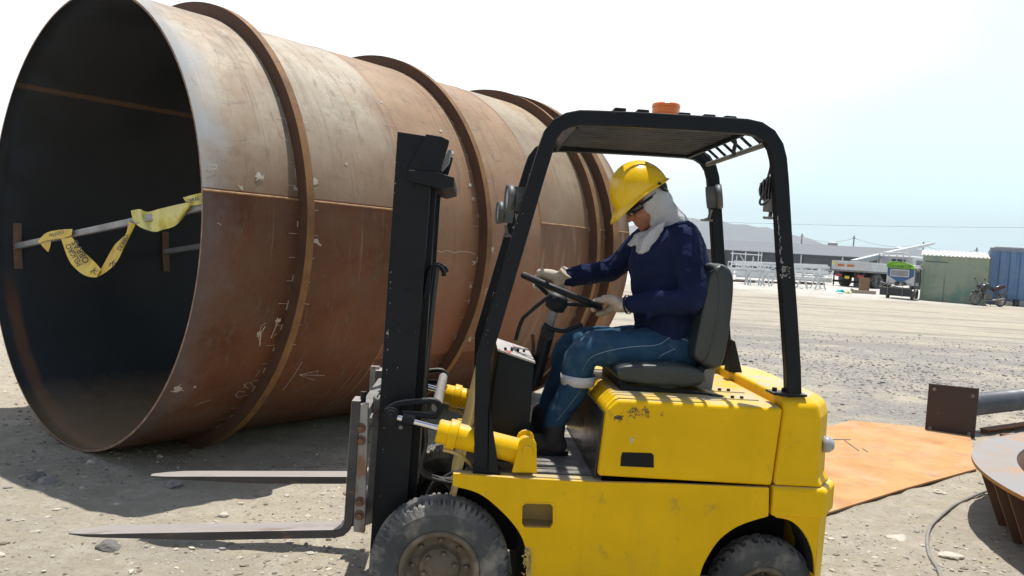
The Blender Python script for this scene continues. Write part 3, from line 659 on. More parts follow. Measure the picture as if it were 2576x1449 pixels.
def ringpts(k, dw): return [(cxh+(x-cxh)*k, dw, czh+(z-czh)*k) for x, z in hx]
a_ = ringpts(1.0, -.003)+ringpts(1.10, -.003)+ringpts(1.10, .0005)+ringpts(1.0, .0005)
sp_.add(a_, [(i, (i+1)%8, 8+(i+1)%8, 8+i) for i in range(8)]+[(8+i, 8+(i+1)%8, 16+(i+1)%8, 16+i) for i in range(8)]+[((i+1)%8, i, 24+i, 24+(i+1)%8) for i in range(8)])
sp_.build('step_frame', yellow, fk)
st = MB(); x0, x1 = min(p[0] for p in hx)-.01, max(p[0] for p in hx)+.01; z0, z1 = min(p[1] for p in hx)-.01, max(p[1] for p in hx)+.01
st.add([(x0,.021,z0),(x1,.021,z0),(x1,.021,z1),(x0,.021,z1),(x0+.01,.13,z0),(x1,.13,z0),(x1,.13,z1),(x0+.01,.13,z1)], [(0,1,5,4),(1,2,6,5),(2,3,7,6),(3,0,4,7),(4,5,6,7)])
st.build('step_recess', yellow_dusty, fk)
# inner frame, floor plate, sill steps
fz = .683
ch = MB(); ch.box((.30,.15,.16),(1.05,BW1-.15,.60)); ch.box((.03,.24,.30),(.30,.81,.62)); ch.box((1.05,.30,.2),(1.5,.75,.66)); ch.build('chassis', dark, fk)
s0x = sil[0][0]
fp = MB(); fp.box((.06,.085,fz-.012),(.63,BW1-.085,fz+.004)); fp.build('floor_plate', mat('worn_tread_plate', (.05,.055,.06), (.10,.10,.10), 6, .55, .1, bump=.0012, bscale=70, dust=(.30,.28,.25), dlo=.5), fk, bevel=.003)
for (w0, w1) in ((.0205,.084),(BW1-.084,BW1-.0205)):
    q = MB(); q.box((s0x,w0,fz-.03),(.62,w1,fz-.002)); q.build('sill_step', yellow_dusty, fk, bevel=.004)
# front cowl plate under and ahead of the instrument box
fc_ = MB(); fc_.hexa([(-.0,.10,.50),(.02,.10,.50),(.02,.95,.50),(-.0,.95,.50),(.135,.10,1.24),(.15,.10,1.24),(.15,.95,1.24),(.135,.95,1.24)])
fc_.build('front_cowl', yellow_dusty, fk, bevel=.003)
# ---- instrument box
wI = .22
ib = TL(wI, (1254,884),(1344,916),(1330,1095),(1318,1165),(1228,1165),(1236,1000))
cb_ = MB(); cb_.prism(ib, wI, .66); cb_.build('instrument_box', black, fk, bevel=.006)
itop = MB(); p1, p2 = ib[0], ib[1]; itop.hexa([(p1[0]-.004,wI-.004,p1[1]+.002),(p2[0]+.004,wI-.004,p2[1]+.002),(p2[0]+.004,.664,p2[1]+.002),(p1[0]-.004,.664,p1[1]+.002),(p1[0]-.004,wI-.004,p1[1]+.010),(p2[0]+.004,wI-.004,p2[1]+.010),(p2[0]+.004,.664,p2[1]+.010),(p1[0]-.004,.664,p1[1]+.010)])
itop.build('instrument_panel', mat('scuffed_white_panel', (.45,.43,.41), (.34,.33,.32), 20, .7, c3=(.30,.06,.05), s3=16, lo3=.6, hi3=.64, stretch=(1,.5,1)), fk)
for k in range(4):
    t = .2+.2*k; g = MB(); cx_ = p1[0]+(p2[0]-p1[0])*t; cz_ = p1[1]+(p2[1]-p1[1])*t+.010
    g.lathe([(.0,.012),(.006,.012),(.006,0)], (cx_, wI+.05+.06*k, cz_), (0,0,1), 10); g.build('switch_knob', black, fk)
# ---- hood (engine cover)
hw0, hw1 = .008, BW1-.008
hs = TL(hw0, (1504,1198),(1526,1029),(1556,1004),(1760,1010),(1971,1023),(1942,1223))
top_in = .035
hb = MB()
z_t = hs[3][1]
# side walls
a = hs; b5 = (a[0], a[1], a[4], a[5])
lof = []
def hsec(w_, zt, fs_, rs_):           # one cross section: bottom front, chamfer front, top front, top rear, bottom rear
    return [(a[0][0], w_, a[0][1]), (a[1][0], w_, a[1][1]), (a[2][0]+fs_, w_, zt), (a[4][0], w_, zt), (a[5][0], w_, a[5][1])]
zt = a[2][1]
secs = [hsec(hw0, zt-.004, 0, 0), hsec(hw0+.05, zt+.004, -.003, 0), hsec(hw1-.05, zt+.004, -.003, 0), hsec(hw1, zt-.004, 0, 0)]
vs = [p for s_ in secs for p in s_]; fs = []
for i in range(3):
    for k in range(5): fs.append((i*5+k, i*5+(k+1)%5, i*5+5+(k+1)%5, i*5+5+k))
fs += [(4,3,2,1,0), (15,16,17,18,19)]
hb.add(vs, fs); hood = hb.build('engine_hood', yellow, fk, bevel=.014, seg=3)
bpy.context.view_layer.update()
def recalc(o):
    bm = bmesh.new(); bm.from_mesh(o.data); bmesh.ops.recalc_face_normals(bm, faces=bm.faces); bm.to_mesh(o.data); bm.free()
recalc(hood)
fr = MB(); f0, f1 = a[0], a[1]
fr.hexa([(f0[0]-.012,hw0+.03,fz+.006),(f0[0]-.003,hw0+.03,fz+.006),(f0[0]-.003,hw1-.03,fz+.006),(f0[0]-.012,hw1-.03,fz+.006),(f1[0]-.010,hw0+.03,f1[1]-.02),(f1[0]-.001,hw0+.03,f1[1]-.02),(f1[0]-.001,hw1-.03,f1[1]-.02),(f1[0]-.010,hw1-.03,f1[1]-.02)])
fr.build('front_kick_panel', mat('glossy_black_panel', (.012,.013,.015), (.04,.04,.04), 3, .3, bump=.004, bscale=7), fk, bevel=.002)
# details on the hood side: vent opening, scuffs, hood-top hole, latch strips
v_ = TL(hw0-.003, (1566,1138),(1639,1140),(1645,1146),(1645,1177),(1561,1173),(1562,1150)); q = MB(); q.prism(v_, hw0-.0015, hw0+.02); q.build('vent_opening', dark, fk)
rr = random.Random(8)
def surf_blobs(name, m_, pts, w_, th=.0012, par=None):
    q = MB()
    for (u, v, r_, sy) in pts:
        cx_, cz_ = T(u, v, w_); n_ = 11; P = []
        for k in range(n_):
            t = 2*math.pi*k/n_; e = r_*rr.uniform(.4, 1.25); P.append((cx_+e*math.cos(t), w_-th, cz_+e*math.sin(t)*sy))
        q.add([(cx_, w_-th, cz_)]+P, [(0, 1+k, 1+(k+1)%n_) for k in range(n_)])
    o = q.build(name, m_, par or fk); tag(o, kind='stuff'); return o
sc1 = [(1556+rr.gauss(0,6), 1050+rr.gauss(0,5), rr.uniform(.002,.006), 1) for _ in range(34)]
sc1 += [(1590+rr.uniform(-12,42), 1038+rr.gauss(0,6), rr.uniform(.0015,.0045), 1) for _ in range(80)]+[(1665+rr.gauss(0,3),1041+rr.gauss(0,3), rr.uniform(.0015,.003), 1) for _ in range(9)]
surf_blobs('paint_scuffs', mat('scuffed_dark_paint', (.10,.075,.04), (.2,.15,.08), 40, .8), sc1, hw0)
surf_blobs('bare_scratches', mat('bare_scratch', (.55,.52,.42), None, rough=.7, rvar=0), [(1590,1107,.006,2.0),(1586,1100,.003,1),(1596,1103,.003,1),(1588,1116,.002,2.5)], hw0)
surf_blobs('mud_splash', yellow_dusty, [(1328+rr.gauss(0,6)+k*.05, 1378+k*1.15, rr.uniform(.002,.006), 1.2) for k in range(60) for _ in range(2)], BW0)
oh = MB(); ox, oz = a[3][0]+.125, zt+.0055; oh.lathe([(0,0),(.036,0),(.036,-.002)], (ox, hw0+.19, oz), (0,0,1), 24, False); oh.build('filler_hole', dark, fk)
for (u0, w_) in ((0, .12), (0, .30)):
    q = MB(); q.box((ox+.02, w_, zt+.0045),(ox+.16, w_+.025, zt+.0085)); q.build('latch_strip', yellow_dusty, fk, bevel=.001)
    for k in range(2): b2 = MB(); b2.lathe([(0,.010),(.008,.010),(.008,0)], (ox+.05+.04*k, w_+.012, zt+.0085), (0,0,1), 6, False); b2.build('bolt', black, fk)
# ---- counterweight
def cwsec(z, s0, w0, s1, s2, chm):    # plan outline: near-front, near-rear corner, chamfer, rear ... mirrored
    W0, W1 = w0, BW1-w0
    return [(s0,W0,z),(s1,W0,z),(s2,W0+chm,z),(s2,W1-chm,z),(s1,W1,z),(s0,W1,z)]
sx0 = a[4][0]+.006; sb0 = a[5][0]+.006
lipz1 = T(2074,1236,0)[1]; lipz0 = T(2068,1303,0)[1]; topz = T(2040,1013,0.02)[1]
print('cw', lipz1, lipz0, topz, sx0, sb0, T(2056,1011,0), T(2108,1182,.18), T(2083,999,.18))
def loft(mb, secs, smooth=False, capb=True):
    n_ = len(secs[0]); vs = [p for s_ in secs for p in s_]; fs = []
    for i in range(len(secs)-1):
        for k in range(n_): fs.append((i*n_+k, i*n_+(k+1)%n_, (i+1)*n_+(k+1)%n_, (i+1)*n_+k))
    fs += [list(range(n_))[::-1], [(len(secs)-1)*n_+k for k in range(n_)]]; mb.add(vs, fs, smooth)
cw = MB()
s_ctr = T(2063,1030,0.03)[0]; s_lip = T(2074,1236,0)[0]
loft(cw, [cwsec(lipz1+.012, sb0+.003, .006, s_lip-.01, s_lip+.085, .14), cwsec(lipz1+.05, sb0+.003, .012, s_lip-.03, s_lip+.062, .14),
          cwsec(topz-.06, sx0-.004, .014, s_ctr, s_ctr+.085, .13), cwsec(topz-.012, sx0, .022, s_ctr-.012, s_ctr+.075, .13), cwsec(topz+.018, sx0, .06, s_ctr-.04, s_ctr+.04, .12)])
o = cw.build('counterweight', yellow, fk, bevel=.012, seg=3); recalc(o)
lp = MB(); lip_s = lambda z, i: cwsec(z, sb0-.004, -.006+i, s_lip+.004-i, s_lip+.105-i, .14)
loft(lp, [lip_s(lipz0, .0), lip_s(lipz1-.003, .0), lip_s(lipz1+.0105, .012)]); o = lp.build('counterweight_lip', yellow, fk, bevel=.008, seg=2); recalc(o)
lw = MB()
arc2 = [(p.x, p.y) for p in crv([(u, v, 0) for u, v in [(1945,1301),(1990,1311),(2025,1345),(2045,1395),(2050,1449)]], 4)]
pt = TL(.012, *arc2); sl = s_lip-.006
zz = lipz0-.002
for W0, W1 in ((.012,.03),(BW1-.03,BW1-.012)):
    lw.prism([(pt[0][0],zz),(sl,zz),(sl,.14),(pt[-1][0],.14)]+[p for p in pt[::-1][:-1]], W0, W1)
lw.hexa([(sl+.001,.012,.14),(sl+.08,.14,.14),(sl+.08,BW1-.14,.14),(sl+.001,BW1-.012,.14),(sl+.001,.012,zz),(sl+.09,.14,zz),(sl+.09,BW1-.14,zz),(sl+.001,BW1-.012,zz)])
o = lw.build('counterweight_skirt', yellow, fk, bevel=.004); 
tl = MB(); px_, pz_ = T(2079,1117,.10); tl.lathe([(0,.05),(.02,.047),(.034,.03),(.036,0),(.0,0)], (px_-.02, .10, pz_), (.9,-.2,0), 20); tl.build('tail_lamp', mat('grey_lamp_lens', (.35,.36,.38), None, rough=.25, rvar=0), fk)
# ---- wheels
tyre_m = mat('dusty_tyre_rubber', (.04,.045,.05), (.10,.105,.11), 5, .9, bump=.0015, bscale=50, c3=(.26,.245,.215), s3=8, lo3=.50, hi3=.7, dust=(.30,.28,.25), dlo=.2)
rim_m = mat('rusty_grey_rim', (.17,.14,.10), (.11,.09,.065), 7, .8, .1, bump=.001, bscale=60, c3=(.28,.24,.18), s3=10, lo3=.5)
def wheel(s, w_near, z, r_, wid, lugs, style, side=1, rim_r=.155):
    wr = empty('wheel', (s, w_near, z)); wr.parent = fk
    # profile across the tyre: (distance from near face, radius factor)
    prof = [(.012, rim_r), (.0, rim_r+.012), (-.004, rim_r+(r_-rim_r)*.35), (-.004, rim_r+(r_-rim_r)*.62), (.006, r_-.028), (.014, r_-.012), (.030, r_-.002)]
    k_ = 9; prof += [(.030+(wid-.06)*i/k_, r_+.003*math.sin(math.pi*i/k_)) for i in range(1, k_)]
    prof += [(wid-.030, r_-.002), (wid-.014, r_-.012), (wid-.006, r_-.028), (wid+.004, rim_r+(r_-rim_r)*.62), (wid+.004, rim_r+(r_-rim_r)*.35), (wid, rim_r+.012), (wid-.012, rim_r)]
    NT = lugs*10; vs = []; fs = []; m_ = len(prof)
    for t in range(NT):
        th = 2*math.pi*t/NT
        for i, (d, rad) in enumerate(prof):
            g = 0; ac = (d-wid/2)/(wid/2); ph = (t/10.0)%1
            if rad > r_-.020:
                if style == 'block':
                    p2 = (ph+ .5*(ac > 0)) % 1
                    if (abs(ac) > .45 and (p2 < .2 or (.5 < p2 < .6))) or abs(abs(ac)-.42) < .07 or (abs(ac) < .08): g = .011 if rad > r_-.005 else .006
                else:
                    p2 = (ph+abs(ac)*1.4) % 1
                    if p2 < .36: g = .013 if rad > r_-.005 else .008
                g *= 1+.3*noise.noise((t*.3, i, r_))
            elif .0 < r_-rad < .045 and style == 'block':
                p2 = (ph+ .5*(ac > 0)) % 1; g = .007 if p2 < .25 else 0
            q = rad-g+.0012*noise.noise((math.cos(th)*4, math.sin(th)*4, i*.7)); vs.append((q*math.cos(th), d*side, q*math.sin(th)))
    for t in range(NT):
        t2 = (t+1)%NT
        for i in range(m_-1): fs.append((t*m_+i, t2*m_+i, t2*m_+i+1, t*m_+i+1))
    tb_ = MB(); tb_.add(vs, fs, False); ty = tb_.build('tyre', tyre_m, wr); recalc(ty)
    rb = MB(); hb_ = nb = rb; rb.lathe([(rim_r+.010,.006),(rim_r+.006,-.005),(rim_r-.006,-.006),(rim_r-.014,.004),(rim_r-.022,.02),(rim_r-.03,.06),(rim_r*.60,.064),(rim_r*.56,.06),(rim_r*.52,.04),(rim_r*.50,.035),(.055,.032),(.035,.018),(.0,.016)], (0,0,0), (0,1*side,0), 56)
    for k in range(6):
        t = 2*math.pi*k/6+.3; hb_.lathe([(0,-.012),(.008,-.012),(.010,.0),(.010,.012)], (.065*math.cos(t), .026*side, .065*math.sin(t)), (0,side,0), 6, False)
    for k in range(8):
        t = 2*math.pi*k/8; nb.lathe([(0,-.016),(.010,-.014),(.012,.0),(.012,.01)], ((rim_r-.045)*math.cos(t), .062*side, (rim_r-.045)*math.sin(t)), (0,side,0), 6, False)
    ro = rb.build('rim', rim_m, wr); recalc(ro); return wr
wheel(-.02, .004, .285, .283, .165, 34, 'block')
w2 = wheel(-.02, BW1-.004, .285, .283, .165, 34, 'block', side=-1)
w3 = wheel(1.345, .065, .225, .222, .13, 26, 'lug', rim_r=.105); w3.rotation_euler = (0, 0, R(-6))
wheel(1.345, BW1-.065, .225, .222, .13, 26, 'lug', side=-1, rim_r=.105)
for (s, z) in ((-.02,.285),(1.345,.225)):
    q = MB(); q.tube([(s,.10,z),(s,BW1-.10,z)], .05, 14); q.build('axle', dark, fk)
# wheel-arch liners
for w0, w1 in ((.021,.2),(BW1-.2,BW1-.021)):
    q = MB(); pts = far_; vs = [(x,w0,z) for x,z in pts]+[(x,w1,z) for x,z in pts]; n_ = len(pts)
    q.add(vs, [(i,i+1,n_+i+1,n_+i) for i in range(n_-1)], True); q.build('arch_liner', dark, fk); q = MB()
    pts = rar[::-1]+TL(0,(1995,1313),(2032,1352),(2047,1395),(2050,1449)); n_ = len(pts); vs = [(x,w0,z) for x,z in pts]+[(x,w1,z) for x,z in pts]
    q.add(vs, [(i,i+1,n_+i+1,n_+i) for i in range(n_-1)], True); q.build('arch_liner', dark, fk)
# ---- mast
mo = empty('mast', (0,0,0)); mo.parent = fk
WM0, WM1 = .20, .85
mtop = T(1000,331,WM0); mtr = T(1092,345,WM0); mbl = T(928,1430,WM0); mbr = T(1012,1430,WM0)
for w0, w1, sg in ((WM0, WM0+.014, 1), (WM1-.014, WM1, -1)):
    q = MB(); q.prism([mtop, mtr, mbr, mbl], w0, w1)
    for (pa, pb, dx) in ((mtop, mbl, .012), (mtr, mbr, -.012)):
        q.prism([pa, (pa[0]+dx,pa[1]), (pb[0]+dx,pb[1]), pb], (w1 if sg > 0 else w0-.055), (w1+.055 if sg > 0 else w0))
    q.build('outer_rail', black, mo, bevel=.002)
dxm = (mbl[0]-mtop[0])/(mbl[1]-mtop[1])
def ms(z, o): return mtop[0]+(z-mtop[1])*dxm+o     # rail front edge at height z plus offset rearwards
for w0 in (WM0+.075, WM1-.105):
    q = MB(); q.hexa([(ms(.3,.035),w0,.3),(ms(.3,.175),w0,.3),(ms(.3,.175),w0+.03,.3),(ms(.3,.035),w0+.03,.3),(ms(1.98,.035),w0,1.98),(ms(1.98,.172),w0,1.98),(ms(1.98,.172),w0+.03,1.98),(ms(1.98,.035),w0+.03,1.98)]); q.build('inner_rail', black, mo, bevel=.002)
# top cross beam with its step bracket and gussets
brk = TL(WM0-.03, (1027,427),(1098,433),(1143,446),(1142,468),(1112,476),(1027,455))
q = MB(); q.prism(brk, WM0-.03, WM1+.03); q.build('cross_beam', black, mo, bevel=.004)
for w_ in (WM0-.012, WM1+.002):
    q = MB(); q.prism(TL(WM0-.012, (1072,337),(1110,343),(1130,353),(1129,362),(1108,432),(1028,428),(1027,420)), w_, w_+.010); q.build('head_gusset', black, mo, bevel=.003)
q = MB(); q.prism(TL(.5, (1128,380),(1136,378),(1130,410),(1112,430),(1108,425)), .45, .55); q.build('chain_sheave', greysteel, mo, bevel=.004)
q = MB(); q.box((ms(.75,.09),WM0+.015,.70),(ms(.75,.13),WM1-.015,.80)); q.box((ms(.3,.09),WM0+.015,.25),(ms(.3,.13),WM1-.015,.4)); q.build('cross_member', black, mo, bevel=.003)
q = MB(); q.tube([(ms(.3,.10),.525,.3),(ms(1.2,.10),.525,1.25)], .038, 20); q.build('lift_cylinder', black, mo)
q = MB(); q.tube([(ms(1.25,.10),.525,1.25),(ms(1.8,.10),.525,1.82)], .02, 16); q.build('lift_rod', steel, mo)
for w_ in (.47,.56):
    q = MB(); q.box((ms(1.8,.150),w_,.5),(ms(1.8,.158),w_+.02,1.8)); q.build('lift_chain', greysteel, mo)
q = MB(); hx_, hz_ = T(1097,690,WM0+.05)
q.tube([(hx_-.045,WM0+.05,hz_-.10)]+[(hx_+.034*math.cos(R(t)), WM0+.05, hz_+.034*math.sin(R(t))) for t in range(190,-30,-20)], .010, 8)
q.tube([(hx_-.03,WM0+.11,hz_-.09)]+[(hx_+.01+.034*math.cos(R(t)), WM0+.11, hz_+.004+.034*math.sin(R(t))) for t in range(190,0,-20)], .010, 8); q.build('hose_hook', black, mo)
hose = mat('black_rubber_hose', (.02,.02,.022), (.05,.05,.05), 10, .6)
for (wq, dz) in ((WM0+.03, 0), (WM0+.07, .02)):
    q = MB(); q.tube(crv([(hx_+.006,wq,hz_+.03+dz),(hx_-.01,wq,1.2),(hx_-.02,wq,.95),(hx_+.0,wq,.75),(hx_-.01,wq,.62),(.02,wq+.06,.56)],6), .008, 8); q.build('hydraulic_hose', hose, mo)
for w_, lab in ((WM0, 1), (WM1, -1)):   # small bolts and holes on the rail
    for u, v in ((1040,470),(1025,730),(1008,1075)):
        px_, pz_ = T(u, v, WM0); q = MB(); q.lathe([(0,-.004),(.009,-.004),(.009,.002)], (px_, w_ - (0 if lab > 0 else -.002), pz_), (0,lab,0), 6, False); q.build('rail_bolt', greysteel if v > 1000 else dark, mo)
# bracket with pin boss, loop arm and cross tube
bz = T(984,1046,.10)
q = MB(); q.lathe([(0,-.018),(.012,-.018),(.014,-.012),(.026,-.012),(.028,0),(.034,.0),(.036,.01),(.036,.11),(0,.11)], (bz[0],.09,bz[1]), (0,1,0), 24, False); q.build('pivot_boss', black, mo)
for w_ in (.115, .935):
    q = MB(); lo_ = [T(u, v, .115) for u, v in ((975,1030),(1003,1016),(1050,1010),(1090,1008),(1106,1020),(1107,1034),(1096,1046),(1060,1043),(1012,1040))]
    q.tube([(x,w_,z) for x,z in crv([(*p,0) for p in lo_],4) for x,z in [(x.x if hasattr(x,'x') else x, z)]] if False else [(p.x,w_,p.y) for p in crv([(*p,0) for p in lo_],4)], .013, 8)
    q.build('bracket_arm', black, mo)
cxb = T(1098,1027,.115)
q = MB(); q.tube([(cxb[0]-.0,.13,cxb[1]),(cxb[0]-.0,.92,cxb[1])], .022, 14); q.build('cross_tube', greysteel, mo)
# ---- carriage
WC0, WC1 = .105, 1.0
def cz(z, o=0): return T(905,1170,.13)[0]+(z-.6)*dxm+o
q = MB(); sp0 = TL(.12, (891,1018),(926,1016),(917,1342),(889,1338)); q.prism(sp0, .120, .150); q.build('side_plate', mat('worn_pale_plate', (.34,.33,.32), (.24,.23,.22), 6, .6, .2, bump=.0006, c3=(.24,.13,.08), s3=12, lo3=.58, hi3=.66, stretch=(1,1,.5)), mo, bevel=.003)
nutm = mat('rusty_nut', (.22,.11,.06), (.14,.08,.05), 30, .7, .2)
for u, v in ((908,1077),(908,1108),(905,1262),(904,1296)):
    px_, pz_ = T(u, v, .12); q = MB(); q.lathe([(0,-.004),(.020,-.004),(.021,.001)], (px_,.119,pz_), (0,1,0), 20, False); q.lathe([(0,-.020),(.012,-.020),(.0125,-.004)], (px_,.119,pz_), (0,1,0), 6, False); q.build('rusty_nut', nutm, mo)
for z0, z1 in ((.80,.90),(.40,.48)):
    q = MB(); q.box((cz(z0,-.028),.152,z0),(cz(z0,.02),WC1-.03,z1)); q.build('carriage_bar', greysteel, mo, bevel=.004)
for w_ in (.28, .74):
    q = MB(); q.hexa([(cz(.4,.02),w_,.36),(cz(.4,.12),w_,.40),(cz(.4,.12),w_+.03,.40),(cz(.4,.02),w_+.03,.36),(cz(.9,.02),w_,.93),(cz(.9,.13),w_,.84),(cz(.9,.13),w_+.03,.84),(cz(.9,.02),w_+.03,.93)]); q.build('carriage_bracket', greysteel, mo, bevel=.003)
q = MB(); q.tube([(T(914,995,.16)[0],.16,T(914,1012,.16)[1]),(T(914,995,.16)[0],.16,T(914,985,.16)[1])], .012, 12); q.build('lock_pin', black, mo)
fbk = T(945,965,.97); q = MB(); q.box((fbk[0]-.03,.96,fbk[1]-.06),(fbk[0]+.015,1.0,fbk[1]+.09)); q.build('end_block', greysteel, mo, bevel=.004)
dg = MB(); a0 = T(925,1060,.20); a1 = T(952,985,.6); dg.bar((a0[0],.2,a0[1]),(a1[0],.75,a1[1]),.03,.03); dg.build('carriage_brace', greysteel, mo)
fork_m = mat('worn_fork_steel', (.42,.385,.365), (.32,.29,.27), 10, .5, .25, bump=.001, bscale=50, stretch=(.25,1,1), c3=(.27,.22,.19), s3=12, lo3=.6, hi3=.7)
fork_side = mat('dark_fork_side', (.035,.035,.04), (.075,.07,.07), 8, .6, .2, bump=.0008, c3=(.17,.10,.06), s3=16, lo3=.6, hi3=.68, stretch=(.4,1,1))
def fork(w0, wid, tip, heel_t, heel_b, back):
    q = MB(); n_ = 14; s0, z0 = tip; s1, z1 = heel_t; zb = heel_b[1]; secs = []
    for i in range(n_+1):
        t = i/n_; s = s0+(s1-s0)*t; zt_ = z0+(z1-z0)*t-.006*max(0, 1-t*6); th = .007+(z1-zb-.007)*min(1, t*1.9)**.8
        hw = wid/2*(min(1, .35+math.sqrt(min(1, t*7))*.65)); c = w0+wid/2
        secs.append([(s,c-hw,zt_-th),(s,c+hw,zt_-th),(s,c+hw,zt_),(s,c-hw,zt_)])
    zk = z1
    for (ds, b_) in ((.02,.006),(.045,.03)): pass
    th = z1-zb
    # heel curve then the upright shank
    r1 = .035
    cx_, cz_ = s1, z1+r1
    for t in (30, 60, 90):
        ang = R(-90+t); 
        inner = (cx_+r1*math.cos(ang), cz_+r1*math.sin(ang)); outer_ = (cx_+(r1+th)*math.cos(ang), cz_+(r1+th)*math.sin(ang))
        secs.append([(outer_[0],w0,outer_[1]),(outer_[0],w0+wid,outer_[1]),(inner[0],w0+wid,inner[1]),(inner[0],w0,inner[1])])
    zt2 = back; dx = (zt2-cz_)*dxm
    secs.append([(cx_+r1+th+dx,w0,zt2),(cx_+r1+th+dx,w0+wid,zt2),(cx_+r1+dx,w0+wid,zt2),(cx_+r1+dx,w0,zt2)])
    n4 = len(secs); vs = [p for s_ in secs for p in s_]; fs = [(3,2,1,0),((n4-1)*4,(n4-1)*4+1,(n4-1)*4+2,(n4-1)*4+3)]; mi = [0,0]
    for i in range(n4-1):
        for k in range(4): fs.append((i*4+k, i*4+(k+1)%4, i*4+4+(k+1)%4, i*4+4+k)); mi.append(0 if k == 2 else 1)
    q.add(vs, fs); q.mi = mi; o = q.build('fork', [fork_m, fork_side], mo, bevel=.004); recalc(o); return o
h1 = T(882,1334,.112); h1b = T(882,1356,.112); t1 = T(176,1334,.16)
sh_x = T(877,1100,.112)[0]
def mkfork(w0, tip, ht, hb):
    fork(w0, .105, tip, (sh_x-.036-.0, ht[1]), hb, T(890,1008,.112)[1])
mkfork(.112, t1, h1, h1b)
t2 = T(380,1191,.98); h2 = T(871,1197,.93); h2b = T(871,1216,.93)
mkfork(.93, t2, h2, h2b)
q = MB(); q.box((T(925,1216,.9)[0]-.0,.99,.40),(cz(.5,.02),1.0,.5)); q.build('far_end_plate', greysteel, mo)
# ---- tilt cylinders
def cyln(w_):
    tr_ = empty('tilt_cylinder', (0,0,0)); tr_.parent = fk
    P = lambda u, v: (T(u,v,.10)[0], w_, T(u,v,.10)[1])
    q = MB(); q.tube([P(985,1046), P(1105,1077)], .014, 16); q.build('rod', chrome, tr_)
    q = MB(); q.tube([P(1012,1052), P(1042,1060)], .024, 6, smooth=False); q.build('rod_nut', black, tr_)
    ax0 = Vector(P(1100,1083)); ax1 = Vector(P(1318,1138)); d = (ax1-ax0); Ln = d.length; rb_ = .052
    q = MB(); q.lathe([(0,0),(.044,0),(.049,.006),(.050,.045),(rb_,.05),(rb_,Ln*.9),(rb_-.008,Ln*.97),(.02,Ln)], ax0, d, 36); q.build('barrel', yellow, tr_)
    q = MB(); q.lathe([(rb_-.002,.045),(rb_+.010,.048),(rb_+.010,.082),(rb_-.002,.085)], ax0, d, 36); q.build('clamp_ring', yellow, tr_, bevel=.002)
    q = MB(); q.box((P(1128,1118)[0]-.02,w_-.02,P(1100,1125)[2]),(P(1128,1118)[0]+.01,w_+.02,P(1100,1112)[2]+.02)); q.build('port_block', yellow_dusty, tr_, bevel=.004)
    q = MB(); q.tube([(p.x, w_-.02+p.z, p.y) for p in crv([(*T(1115,1128,.1),0),(*T(1150,1140,.1),.01),(*T(1180,1165,.1),.03),(*T(1190,1190,.1),.05)],5)], .008, 8); q.build('hose', yellow_dusty, tr_)
    # clevis bracket
    ol = TL(.03, (1288,1189),(1303,1125)); top_ = [T(1327+23*math.cos(R(t)), 1122-23*math.sin(R(t)), .03) for t in (190,165,140,115,90,65,40,15,-10)]; ol = [ol[0]]+top_+TL(.03,(1351,1190))
    for w0 in (w_-.07, w_+.05):
        q = MB(); q.prism(ol, w0, w0+.02); q.build('clevis_plate', yellow, tr_, bevel=.003)
    pn = T(1327,1135,.03); q = MB(); q.tube([(pn[0],w_-.079,pn[1]),(pn[0],w_+.079,pn[1])], .021, 20); q.build('pin', yellow, tr_, bevel=.002)
    q = MB(); q.tube([(pn[0],w_-.045,pn[1]),(pn[0],w_+.045,pn[1])], .04, 20); q.build('rod_eye', yellow, tr_)
cyln(.10); cyln(.95)
# ---- overhead guard
og = empty('overhead_guard', (0,0,0)); og.parent = fk
WG = .045
def gpath():
    a = [(1211,1186),(1212,1050),(1216,905),(1245,808),(1300,622),(1350,450),(1376,366),(1386,338),(1404,315),(1430,301),(1460,295),(1500,296),(1600,300),(1760,309),(1880,317),(1912,324),(1938,341),(1955,368),(1963,400),(1968,460),(1979,650),(1990,800),(1998,925),(2000,1000)]
    return TL(WG, *a)
gpth = gpath(); gh = .0305
ol = offset_band(gpth, gh); n_ = len(ol)
def guard_frame(w0, w1, nm):
    q = MB(); m_ = n_//2
    vs = [(x,w0,z) for x,z in ol]+[(x,w1,z) for x,z in ol]; fs = []
    for i in range(m_-1):
        a_, b2, c_, d_ = i, i+1, n_-2-i, n_-1-i
        fs.append((a_, b2, c_, d_)); fs.append((d_+n_, c_+n_, b2+n_, a_+n_)); fs.append((a_, a_+n_, b2+n_, b2)); fs.append((d_, c_, c_+n_, d_+n_))
    fs += [(0, n_-1, 2*n_-1, n_), (m_-1, m_-1+n_, m_+n_, m_)]
    q.add(vs, fs); o = q.build(nm, chipped, og, bevel=.006); recalc(o)
guard_frame(WG, WG+.05, 'side_frame'); guard_frame(BW1-WG-.05, BW1-WG, 'side_frame')
q = MB(); g_ = TL(WG-.002, (1228,1189),(1256,1189),(1232,1022))
for w_ in (WG-.008, BW1-WG-.006): q = MB(); q.prism(g_, w_, w_+.014); q.build('foot_gusset', black, og, bevel=.002)
for w0, w1 in ((WG-.01, WG+.09), (BW1-WG-.09, BW1-WG+.01)):
    q = MB(); b0 = T(1193,1190,WG); b1 = T(1256,1190,WG); q.box((b0[0]-.006,w0,fz-.0015),(b1[0]+.004,w1,fz+.012)); q.build('foot_plate', black, og, bevel=.002)
    b0 = T(1950,1003,WG); q = MB(); q.box((b0[0]-.01,w0,topz+.019),(b0[0]+.13,w1,topz+.029)); q.build('foot_plate', black, og, bevel=.002)
    for dx in (.01,.05):
        q = MB(); q.lathe([(0,.016),(.011,.016),(.011,0)], (b0[0]+dx,(w0+w1)/2,topz+.029), (0,0,1), 6, False); q.build('foot_bolt', black, og)
zr = (gpth[12][1])                    # beam centre height
xs0 = T(1472,300,WG)[0]; xs1 = T(1878,318,WG)[0]
